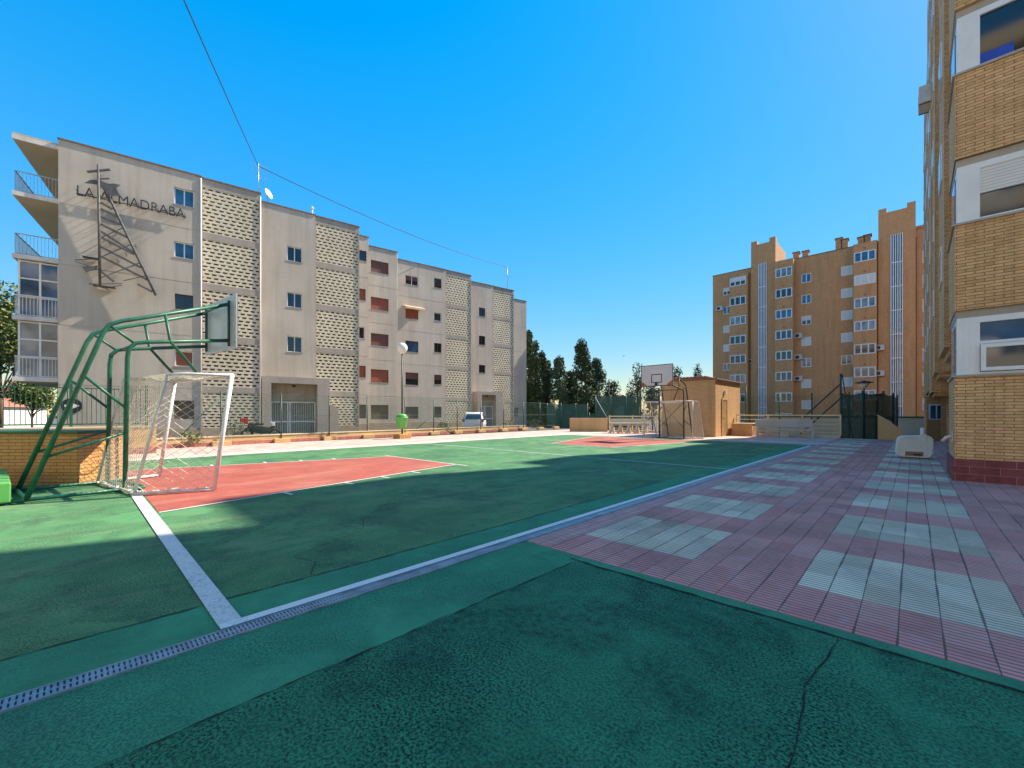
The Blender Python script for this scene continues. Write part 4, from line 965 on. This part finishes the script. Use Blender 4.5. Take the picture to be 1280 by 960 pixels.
# small shrubs in the strip
def foliage(b, c, rx, ry, rz, n, s, rnd, flat=1.0, shell=.55):
    for _ in range(n):
        while True:
            u = Vector((rnd.uniform(-1, 1), rnd.uniform(-1, 1), rnd.uniform(-1, 1)))
            if shell*.3 < u.length < 1: break
        p = Vector((c[0]+u.x*rx, c[1]+u.y*ry, c[2]+u.z*rz))
        a = Vector((rnd.uniform(-1, 1), rnd.uniform(-1, 1), rnd.uniform(-.6, 1))).normalized(); d = a.orthogonal().normalized(); d = Matrix.Rotation(rnd.uniform(0, 6.3), 3, a) @ d; e = a.cross(d)
        ss = s*rnd.uniform(.5, 1.2); b.add([p-d*ss, p-e*ss*.45, p+d*ss, p+e*ss*.45], [(0, 1, 2, 3)])
def shrub(loc, r_, h, label, m_='leaf_light', seed=0):
    rnd = random.Random(seed); t = thing('shrub', label, 'shrub', loc, 0, 'shrubs along the foot of the grey block')
    b = MB()
    for k in range(6): a = k*1.05; b.tube([(0, 0, 0), (math.cos(a)*r_*.5, math.sin(a)*r_*.5, h*.75)], .012, 4)
    b.build('stems', M['bark'], t); b = MB(); foliage(b, (0, 0, h*.55), r_, r_, h*.5, 260, .07, rnd); b.build('foliage', M[m_], t, fix=False)
shrub((-23.8, 5.4, -.04), .5, 1.0, 'reddish leafy shrub against the first stone base of the grey block', 'leaf_light', 1)
shrub((-21.0, 3.2, -.04), .45, .7, 'small green shrub beside the slanted fence brace', 'leaf_olive', 2)
shrub((-24.5, 18.4, -.04), .5, .8, 'low green shrub by the grey block between the bin and the white car', 'leaf_olive', 3)
shrub((-26.5, 27.2, -.3), .9, 1.1, 'yellowish bush right of the second entrance portal', 'leaf_olive', 4)
shrub((-26.3, 30.5, -.4), .9, 1.3, 'pale bush at the far right corner of the grey block', 'leaf_light', 5)
# arrow sign on the end wall of the grey block
t = thing('arrow_sign', 'round dark sign with a white arrow pointing right, low on the grey end wall', 'sign', gl(-5.25, -.06, 1.72), GRZ)
b = MB(); n = 28; b.prism([(.36*math.cos(i*2*math.pi/n), 0, .36*math.sin(i*2*math.pi/n)) for i in range(n)], (0, .03, 0)); b.build('disc', M['signblue'], t)
b = MB(); b.prism([(-.24, -.006, -.05), (.04, -.006, -.05), (.04, -.006, -.13), (.27, -.006, 0), (.04, -.006, .13), (.04, -.006, .05), (-.24, -.006, .05)], (0, .004, 0)); b.build('arrow', M['white'], t)

# ------------------------------------------------------------------ lamp post, bin
t = thing('street_lamp', 'tall lamp post with white globe on a small brick base beside the court', 'street lamp', (-20.1, 12.3, 0))
b = MB(); b.tube([(0, 0, .2), (0, 0, 4.75)], .05, 10, .035); b.build('pole', M['pole'], t)
b = MB(); b.lathe((0, 0, 4.6), [(.05, 0), (.09, .02), (.2, .1), (.27, .22), (.29, .34), (.26, .46), (.17, .56), (.05, .61)], 20); b.build('globe', M['globe'], t)
b = MB(); b.rbox(-.35, -.35, -.004, .35, .35, .24, .015); b.build('base_block', M['brick_box'], t)
t = thing('litter_bin', 'bright green litter bin strapped to the globe lamp post', 'litter bin', (-19.87, 12.12, 0))
b = MB(); b.lathe((0, 0, .55), [(.20, 0), (.27, .06), (.31, .55), (.34, .56), (.34, .62), (.29, .64)], 18); b.build('tub', M['bin'], t)
b = MB(); b.lathe((0, 0, 1.19), [(.29, 0), (.30, .04), (.22, .12), (.05, .15)], 18); b.build('lid', M['bin'], t)

# ------------------------------------------------------------------ shed
t = thing('brick_shed', 'flat roofed ochre brick shed with a brown door at the far end of the court', 'shed', (-11.4, 25.4, 0))
b = MB(); b.box(0, 0, -.01, 3.2, 4.7, 3.32); b.build('wall', M['brick_shed'], t)
b = MB(); b.prism([(-.08, -.1, 3.322), (3.3, -.1, 3.322), (3.3, -.1, 3.40), (-.08, -.1, 3.46)], (0, 4.95, 0)); rf = b.build('roof', M['roofcap'], t)
b = MB()
for i in range(14): b.tube([(.0+i*.2, -.06, 3.50), (.0+i*.2, 4.6, 3.50)], .06, 6)
b.build('roof_tiles', M['rooftile'], rf)
b = MB(); b.box(3.201, 1.15, 0, 3.23, 1.95, 2.15); d = b.build('door', M['door_b'], t)
b = MB(); b.box(3.201, 1.05, 0, 3.25, 1.149, 2.25).box(3.201, 1.951, 0, 3.25, 2.05, 2.25).box(3.201, 1.15, 2.151, 3.25, 1.95, 2.25); b.build('door_frame', M['brick_shed'], d)
b = MB(); b.tube([(3.26, 1.25, 1.0), (3.26, 1.25, 1.14)], .015, 6); b.build('handle', M['iron'], d)
b = MB(); b.rbox(3.2, 1.5, 2.55, 3.3, 1.65, 2.75, .01); b.build('wall_lamp', M['white'], t)
t = thing('brick_planter', 'low plain brick planter between the shed and the white bench', 'planter', (-7.7, 27.6, 0))
b = MB(); b.box(-.35, .3, -.005, .75, 1.2, .72); b.build('brick_body', M['brick_shed'], t); b = MB(); b.rbox(-.39, .26, .721, .79, 1.24, .77, .01); b.build('coping', M['concrete_y'], t)

# ------------------------------------------------------------------ benches
t = thing('concrete_bench', 'long white concrete bench with backrest before the cream railing', 'bench', (-5.35, 28.0, 0), math.atan2(1.1, 2.36))
t.rotation_euler.z = R(18)
b = MB(); b.rbox(-1.35, -.3, .40, 1.35, .12, .47, .01); b.build('seat', M['concrete'], t)
b = MB(); b.rbox(-1.4, .14, .58, 1.4, .22, .98, .01); b.build('backrest', M['concrete'], t)
for s in (-1, 0, 1):
    b = MB(); x = s*1.32
    if s: b.prism([(x-.05, -.32, 0), (x-.05, .28, 0), (x-.05, .26, 1.0), (x-.05, .13, 1.0), (x-.05, .10, .56), (x-.05, -.34, .52)], (.1, 0, 0))
    else: b.rbox(-.2, -.2, 0, .2, .15, .398, .01)
    b.build('leg', M['concrete'], t)
b = MB()
for (bx, by) in ((-11.6, 26.9),): pass
t = thing('concrete_bench', 'cream concrete picnic bench with splayed legs left of the far goal', 'bench', (-14.1, 26.3, 0), R(30))
b = MB(); b.rbox(-1.3, -.35, .62, 1.3, .5, .72, .01); b.build('seat', M['concrete_y'], t)
b = MB(); b.prism([(-1.35, .35, .55), (1.35, .35, .55), (1.2, .5, 1.0), (-1.2, .5, 1.0)], (0, .06, 0)); b.build('backrest', M['concrete_y'], t)
for x in (-1.1, -.55, .0, .55, 1.1):
    b = MB(); b.bar((x, -.3, .62), (x-.2, -.55, 0), .14, .1).bar((x, .3, .62), (x+.1, .5, 0), .14, .1); b.build('leg', M['concrete_y'], t)

# ------------------------------------------------------------------ railings and fences at the terrace edge
def railing(label, p, q, h=1.0, m_='rail_y', n=5):
    t = thing('railing', label, 'railing', (*p, 0), math.atan2(q[1]-p[1], q[0]-p[0])); Ln = math.dist(p, q)
    b = MB(); b.box(0, -.15, -.005, Ln, .15, .14); b.build('kerb', M['concrete_y'], t)
    b = MB(); 
    for i in range(n): b.box(0, -.02, .26+i*(h-.3)/(n-1), Ln, .02, .30+i*(h-.3)/(n-1)+(.04 if i == n-1 else 0))
    b.build('rails', M[m_], t); k = max(1, round(Ln/1.5))
    for i in range(k+1): b = MB(); b.box(Ln*i/k-.04, -.04, .141, Ln*i/k+.04, .04, h+.06); b.build('post', M[m_], t)
    return t
railing('cream metal railing at the terrace edge behind the white bench', (-8.1, 29.0), (-2.9, 29.1), 1.25)
railing('yellow railing at the terrace edge behind the picnic bench', (-16.4, 27.6), (-11.5, 28.9), 1.15)
lowwall('low_wall', 'pale yellow parapet wall left of the far railing', (-18.8, 25.9), (-16.5, 27.5), .98, .2, 0)
t = thing('low_wall', 'short yellow wall end where the paving stops beside the ribbed stair tower', 'wall', (-1.0, 29.0, 0))
b = MB(); b.prism([(-.35, 0, 0), (.65, 0, 0), (.55, 0, .55), (.2, 0, .85), (-.35, 0, 1.25)], (0, .2, 0)); b.build('render', M['ochre'], t)
b = MB(); b.prism([(-.38, -.02, 1.252), (.2, -.02, .852), (.2, -.02, .90), (-.38, -.02, 1.30)], (0, .24, 0)); b.build('coping', M['concrete_y'], t)
# windbreak fence, right
t = thing('windbreak_fence', 'dark green windbreak fence with braced corner post beyond the paving', 'fence', (-2.9, 29.2, 0))
path = [(0, 0), (.9, .3), (1.7, 1.6), (2.0, 5.0), (2.1, 9.0)]
for i, (x, y) in enumerate(path): b = MB(); h = 3.55 if i == 0 else 2.6; b.tube([(x, y, -1.9), (x, y, h)], .05, 8); b.build('post', M['pole'], t)
b = MB(); b.tube([(0, .02, 3.0), (-1.9, -.1+.3, .95)], .04, 6).tube([(0, .02, 2.2), (-1.9, .2, .15)], .04, 6).tube([(.06, 0, 3.5), (.5, .2, 0)], .03, 6); b.build('brace', M['pole'], t)
b = MB()
for (p, q) in zip(path[:-1], path[1:]):
    n = 6
    for i in range(n):
        a = i/n; c = (i+1)/n; P = (p[0]+(q[0]-p[0])*a, p[1]+(q[1]-p[1])*a); Q = (p[0]+(q[0]-p[0])*c, p[1]+(q[1]-p[1])*c)
        b.quad((P[0], P[1], -.1), (Q[0], Q[1], -.1), (Q[0], Q[1], 2.5-.12*math.sin(math.pi*c)), (P[0], P[1], 2.5-.12*math.sin(math.pi*a)))
b.build('screen', M['screenmesh2'], t, fix=False)
# lower wall with sunlit top beyond the railing
lw = thing('low_wall', 'cream boundary wall on the lower street beyond the far railing', 'wall', (-9, 40, -1.95))
b = MB(); b.box(0, 0, 0, 9.5, .2, 3.0); b.build('render', M['concrete_y'], lw); b = MB(); b.box(-.02, -.04, 3.001, 9.52, .24, 3.1); b.build('coping', M['fencegreen'], lw)
# windbreak fences, centre left behind the grey block
def wfence(label, pts, h, zb, m_='screenmesh'):
    t = thing('windbreak_fence', label, 'fence', (0, 0, 0))
    for (x, y) in pts: b = MB(); b.tube([(x, y, zb), (x, y, h+.1)], .045, 6); b.build('post', M['fencegreen'], t)
    b = MB()
    for p, q in zip(pts[:-1], pts[1:]): b.quad((*p, zb+.1), (*q, zb+.1), (*q, h), (*p, h))
    b.build('screen', M[m_], t, fix=False); return t
wfence('green windbreak fence between the grey block and the cypress trees', [(-25.6, 31.6), (-24.4, 32.2), (-23.2, 32.9), (-22.2, 33.4)], 2.25, -1.2)
wfence('lower green windbreak fence in front of the middle cypress', [(-22.0, 33.4), (-20.5, 34.0), (-19.6, 34.4)], 1.35, -1.6)
wf = wfence('tall green netting fence with a slanted brace before the tallest cypress', [(-20.4, 32.0), (-19.3, 32.7), (-18.2, 33.4), (-17.1, 34.0)], 2.9, -1.6)
b = MB(); b.tube([(-20.4, 31.95, 2.8), (-18.9, 32.2, .3)], .028, 6); b.build('brace', M['white'], wf)
wfence('see-through chain link fence behind the picnic bench and the far goal', [(-17.1, 34.0), (-14.5, 34.8), (-12, 35.6), (-9.5, 36.4)], 3.4, -1.6, 'chain')
wfence('tall chain link fence on the lower street in front of the orange block', [(-9.5, 33), (-6.6, 33.2), (-4.8, 33.3), (-2.9, 33.4)], 2.6, -1.9, 'chain')

# ------------------------------------------------------------------ lamps near the orange block
def lantern(loc, h, label):
    t = thing('street_lamp', label, 'street lamp', loc); b = MB(); b.tube([(0, 0, 0), (0, 0, h)], .05, 8, .035); b.build('pole', M['pole'], t)
    b = MB(); b.lathe((0, 0, h), [(.06, 0), (.22, .18), (.2, .3)], 12); b.build('lantern', M['globe'], t)
    b = MB(); b.lathe((0, 0, h+.3), [(.42, 0), (.4, .04), (.12, .12), (.03, .16)], 12); b.build('hood', M['iron'], t)
lantern((-2.05, 31.3, -1.9), 4.7, 'dark hooded lamp post in front of the right bay column of the orange block')
lantern((-1.75, 36.0, -1.9), 4.1, 'second hooded lamp post, nearer the ribbed stair tower')
for (x, y, h, lb) in ((-30.5, 52.5, 9.2, 'bare utility pole in front of the small white house'),):
    t = thing('utility_pole', lb, 'utility pole', (-26.5, 44.5, -1.7)); b = MB(); b.tube([(0, 0, 0), (0, 0, 7.2)], .09, 8, .06); b.build('pole', M['bark'], t); b = MB(); b.box(-.4, -.04, 6.7, .4, .04, 6.8); b.build('crossarm', M['bark'], t)
t = thing('floodlight_mast', 'thin tall pole just left of the far basketball board', 'pole', (-12.2, 27.0, 0)); b = MB(); b.tube([(0, 0, 0), (0, 0, 2.6)], .035, 6); b.build('pole', M['steel'], t); b = MB(); b.rbox(-.1, -.1, 2.6, .1, .1, 2.72, .01); b.build('cap', M['steel'], t)

# ------------------------------------------------------------------ white plastic tank on the paving
t = thing('plastic_barrier', 'white plastic barrier tank with a neck and a brown slot standing on the paving', 'barrier', (0.0, 17.7, 0), R(4))
bm = bmesh.new(); out = []
W2, H2, rr = .42, .70, .16
for (cx, cz, a0) in ((W2-rr, rr+.02, -90), (W2-rr, H2-rr, 0), (-W2+rr*1.2, H2-rr*1.2, 90), (-W2+rr, rr+.02, 180)):
    for k in range(6): a = R(a0+k*18); out.append((cx+rr*math.cos(a), cz+rr*math.sin(a)))
b = MB(); b.prism([(x, -.17, z) for x, z in out], (0, .34, 0)); b.build('tank', M['plastic'], t, bevel=.03)
b = MB(); b.tube([(.20, 0, .60), (.20, 0, .92)], .055, 12); b.build('neck', M['plastic'], t)
b = MB(); b.rbox(.13, -.185, .50, .27, -.16, .74, .01); b.build('rib', M['plastic'], t)
b = MB(); b.rbox(-.2, -.178, .07, .2, -.171, .2, .003); b.build('slot', simple('dry_mud', (.26, .19, .12), .95), t)
b = MB(); b.box(0-.02, -.182, .09, .16, -.1785, .13); b.build('slot_shadow_gap', M['dark'], t)
# ------------------------------------------------------------------ car and motorcycle
CW = gl(17.2, 0.2, -.05)
t = thing('parked_car', 'small white hatchback parked with its tail to the court before the second entrance', 'car', CW, YAW+R(90+1))
def loft(secs, name, mat, parent):
    b = MB(); n = len(secs[0]); vs = [p for s_ in secs for p in s_]; fs = []
    for i in range(len(secs)-1):
        for k_ in range(n): fs.append((i*n+k_, i*n+(k_+1) % n, (i+1)*n+(k_+1) % n, (i+1)*n+k_))
    fs.append(tuple(range(n))[::-1]); fs.append(tuple((len(secs)-1)*n+k_ for k_ in range(n))); b.add(vs, fs, True); return b.build(name, mat, parent, bevel=.02)
def carsec(x, zt, wt, wb=.82, zs=.85): return [(x, -wb, .28), (x, -wb-.02, .6), (x, -wb+.02, zs), (x, -wt, zt), (x, wt, zt), (x, wb-.02, zs), (x, wb+.02, .6), (x, wb, .28)]
loft([carsec(-1.9, .86, .66, .74, .7), carsec(-1.82, .98, .7, .8, .9), carsec(-1.55, 1.40, .56), carsec(-1.2, 1.5, .6), carsec(0, 1.52, .62), carsec(.6, 1.38, .6), carsec(1.15, .98, .68), carsec(1.7, .86, .64), carsec(1.85, .6, .6, .7, .5)], 'body', M['carwhite'], t)
b = MB(); b.prism([(-1.86, -.60, .97), (-1.86, .60, .97), (-1.59, .50, 1.36), (-1.59, -.50, 1.36)], (-.025, 0, .01)); b.build('rear_window', M['glass'], t)
for s in (-1, 1):
    b = MB(); b.prism([(-1.2, s*.83, .93), (.95, s*.83, .93), (.5, s*.66, 1.36), (-1.05, s*.66, 1.42)], (0, s*.012, 0)); b.build('side_window', M['glass'], t)
    b = MB(); b.rbox(-1.92, s*.72-.09, .78, -1.8, s*.72+.09, 1.0, .01); b.build('tail_light', M['redlight'], t)
    for x in (-1.2, 1.2):
        b = MB(); n = 20; b.prism([(x+.3*math.cos(i*2*math.pi/n), s*.70, .3+.3*math.sin(i*2*math.pi/n)) for i in range(n)], (0, s*.16, 0)); wv = b.build('wheel', M['tyre'], t)
        b = MB(); b.prism([(x+.18*math.cos(i*2*math.pi/n), s*.861, .3+.18*math.sin(i*2*math.pi/n)) for i in range(n)], (0, s*.01, 0)); b.build('rim', M['steel'], wv)
b = MB(); b.rbox(-1.93, -.25, .5, -1.88, .25, .62, .005); b.build('number_plate', M['white'], t)
t = thing('parked_motorcycle', 'dark scooter with red top case parked by the first entrance of the grey block', 'motorcycle', gl(2.3, -2.6, -.04), GRZ)
for x in (-.65, .65):
    b = MB(); n = 22; b.tube([(x+.24*math.cos(i*2*math.pi/n), 0, .3+.24*math.sin(i*2*math.pi/n)) for i in range(n+1)], .06, 8); wv = b.build('wheel', M['tyre'], t); b = MB()
    for i in range(5): a = i*1.257; b.tube([(x, 0, .3), (x+.2*math.cos(a), 0, .3+.2*math.sin(a))], .012, 4)
    b.build('spokes', M['steel'], wv)
loft([[(x, -w_, z0), (x, -w_, z1), (x, w_, z1), (x, w_, z0)] for (x, w_, z0, z1) in ((-.75, .06, .55, .62), (-.4, .15, .4, .8), (.05, .14, .32, .72), (.35, .1, .32, .66), (.6, .05, .6, .75))], 'body', M['black'], t)
b = MB(); b.rbox(-.6, -.13, .78, .1, .13, .88, .02); b.build('seat', M['tyre'], t)
b = MB(); b.tube([(.65, 0, .3), (.42, 0, 1.0)], .03, 8).tube([(.42, -.32, 1.02), (.40, 0, .98), (.42, .32, 1.02)], .016, 8); b.build('handlebar', M['steel'], t)
b = MB(); b.rbox(-.95, -.18, .85, -.6, .18, 1.15, .03); b.build('top_case', M['redlight'], t)
b = MB(); b.rbox(.48, -.1, .72, .62, .1, .92, .02); b.build('headlight', M['globe'], t)

# ------------------------------------------------------------------ trees
def cypress(loc, h, r_, label, seed, m_='leaf_cyp', n=8500, loose=.0):
    rnd = random.Random(seed); t = thing('cypress_tree', label, 'tree', loc, 0, 'cypress trees behind the court')
    b = MB(); b.tube([(0, 0, 0), (.05, 0, h*.5), (0, .05, h*.9)], .16, 7, .03)
    for k_ in range(16): z = h*rnd.uniform(.12, .85); a = rnd.uniform(0, 6.3); rr_ = r_*.7*(1-z/h*.8); b.tube([(0, 0, z), (math.cos(a)*rr_, math.sin(a)*rr_, z+.6)], .03, 4, .01)
    b.build('trunk', M['bark'], t)
    b = MB(); lobes = []
    for k_ in range(46):
        z = rnd.uniform(.07, .97)**.9; a = rnd.uniform(0, 6.3); prof = (min(1, z/.15)**.6)*((1-z)**.62)
        rad = r_*prof*rnd.uniform(.45, .85+loose); lobes.append((math.cos(a)*rad, math.sin(a)*rad, z*h, .30*r_+.35*r_*prof*rnd.uniform(.5, 1), .07*h*rnd.uniform(.7, 1.4)))
    lobes.append((0, 0, h*.93, .16*r_, .08*h))
    per = n//len(lobes)
    for (x, y, z, rr_, rz_) in lobes: foliage(b, (x, y, z), rr_, rr_, rz_, per, .17, rnd)
    b.build('crown', M[m_], t, fix=False)
def dpos(px, d):
    k_ = (px-640)/FPX; v = Fv*d + Rv*(k_*d); return v
for (px, d, ztop, r_, lb, seed) in ((661, 52, 11.6, 1.1, 'slim dark cypress just behind the corner of the grey block', 1), (669, 49, 9.6, 1.15, 'second cypress from the grey block with a forked tip', 2), (677, 51, 8.6, 1.3, 'mid green cypress between the forked one and the pale loose tree', 9), (683, 55, 8.2, 1.5, 'short pointed cypress left of the pale loose tree', 3),
        (712, 54, 6.8, 1.6, 'low dark cypress filling the gap left of the tallest cypress', 10), (727, 50, 9.9, 1.75, 'tallest cypress of the row, broad and dark', 5), (735, 53, 7.5, 1.8, 'broad low cypress leaning against the tallest one', 11)):
    cypress((*dpos(px, d)[:2], -1.8), ztop+1.8, r_, lb, seed)
cypress((*dpos(699, 51)[:2], -1.8), 9.9, 1.6, 'pale loose crowned conifer in the middle of the tree row', 4, 'leaf_pine', 6000, .35)
cypress((*dpos(746, 54)[:2], -1.8), 10.3, 1.5, 'pale loose conifer at the right end of the tree row', 6, 'leaf_pine', 7000, .3)
def looset(loc, h, r_, label, seed, m_='leaf_light', n=1500, s=.16, name='pale_tree', dense=1):
    rnd = random.Random(seed); t = thing(name, label, 'tree', loc)
    b = MB(); tips = []; b.tube([(0, 0, 0), (.1, 0, h*.3), (0, 0, h*.55)], .14*h/8, 7, .06)
    for k_ in range(22):
        z = h*rnd.uniform(.22, .58); a = rnd.uniform(0, 6.3); e = h*rnd.uniform(.6, 1.0); rr_ = r_*rnd.uniform(.2, .95)*(1.25-e/h*.75); p = (math.cos(a)*rr_, math.sin(a)*rr_, e); m1 = (p[0]*.5, p[1]*.5, z+(e-z)*.35)
        b.tube([(0, 0, z), m1, p], .05, 5, .015); tips += [p, ((p[0]+m1[0])/2, (p[1]+m1[1])/2, (p[2]+m1[2])/2)]
    b.build('trunk', M['bark'], t); b = MB()
    for p in tips: foliage(b, p, r_*.26*dense, r_*.26*dense, h*.075*dense, n//len(tips), s, rnd)
    b.build('crown', M[m_], t, fix=False)
looset((*dpos(764, 58)[:2], -1.8), 7.3, 1.7, 'small pine standing behind the utility pole and white house', 21, 'leaf_cyp', 2200, .16, 'pine_tree', 1.2)
looset((*dpos(797, 46)[:2], -1.8), 8.3, 1.5, 'thin pale see-through tree left of the far basketball board', 22, 'leaf_light', 1100, .14)
looset((*dpos(788, 50)[:2], -1.8), 5.6, 1.2, 'short pale tree beside the thin see-through one', 24, 'leaf_light', 900, .14)
looset((*dpos(815, 52)[:2], -1.8), 6.9, 1.8, 'grey green tree visible under the far basketball board', 23, 'leaf_pine', 1800, .15)
looset((*dpos(846, 60)[:2], -1.8), 9.6, 1.6, 'dark tree top right of the far basketball board above the shed', 25, 'leaf_cyp', 1800, .16, 'pine_tree', 1.2)
looset((*dpos(872, 70)[:2], -1.8), 10.8, 1.0, 'small dark tree top above the shed roof beside the orange block', 26, 'leaf_cyp', 1500, .16, 'pine_tree', 1.3)
looset((*dpos(0, 27)[:2], -.04), 9.2, 3.6, 'broad green tree with yellowish leaves at the left edge behind the balconies', 31, 'leaf_olive', 9000, .17, 'broadleaf_tree', 1.25)
looset((*dpos(-45, 30)[:2], -.04), 9.0, 3.8, 'dark green pine beyond the left edge tree', 32, 'leaf_pine', 7000, .17, 'pine_tree', 1.25)
looset((*dpos(40, 34)[:2], -.04), 4.2, 2.2, 'low green tree seen through the picket fence below the balconies', 33, 'leaf_olive', 4000, .15, 'broadleaf_tree', 1.4)

# ------------------------------------------------------------------ small houses far away
def house(loc, rz, w_, d_, h, label):
    t = thing('small_house', label, 'house', loc, rz)
    b = MB(); b.box(-w_/2, -d_/2, 0, w_/2, d_/2, h); b.build('wall', M['slab'], t)
    b = MB(); b.prism([(-w_/2-.3, -d_/2-.3, h+.001), (w_/2+.3, -d_/2-.3, h+.001), (0, -d_/2-.3, h+w_*.26)], (0, d_+.6, 0)); b.build('roof', M['rooftile'], t)
    for x in (-w_*.25, w_*.25): b = MB(); b.box(x-.4, -d_/2-.03, h*.4, x+.4, -d_/2-.001, h*.72); b.build('window', M['glass_dark'], t)
house((-33.5, 56, -1.8), YAW+R(20), 6.0, 7, 4.3, 'small white house with tiled gable roof behind the utility pole')
house((-62, -6, -.04), R(60), 5, 7, 2.0, 'small white house with an arched look far behind the left picket fence')
b = MB(); rnd = random.Random(3)
for i in range(40):
    x = -140+i*9+rnd.uniform(-3, 3); foliage(b, (x, 170+rnd.uniform(-8, 8), 0), 7, 4, rnd.uniform(2.2, 4.2), 160, .8, rnd)
for i in range(30):
    y = -60+i*8; foliage(b, (-150+rnd.uniform(-8, 8), y, 0), 4, 7, rnd.uniform(2.5, 5), 160, .8, rnd)
tag(b.build('distant_wood', M['leaf_pine'], fix=False), kind='stuff')
# bird
t = thing('flying_bird', 'tiny bird gliding in the blue sky left of the far basketball board', 'bird', tuple(dpos(779, 60)[:2])+(9.6,))
b = MB(); b.add([(-.5, 0, .12), (-.2, .1, .05), (0, .12, 0), (.2, .1, .05), (.5, 0, .12), (.2, -.1, .04), (0, -.12, -.01), (-.2, -.1, .04)], [(0, 1, 7), (1, 2, 6, 7), (2, 3, 5, 6), (3, 4, 5)]); b.tube([(0, .3, 0), (0, .1, 0), (0, -.2, 0)], .04, 6); b.build('body', M['slab'], t)
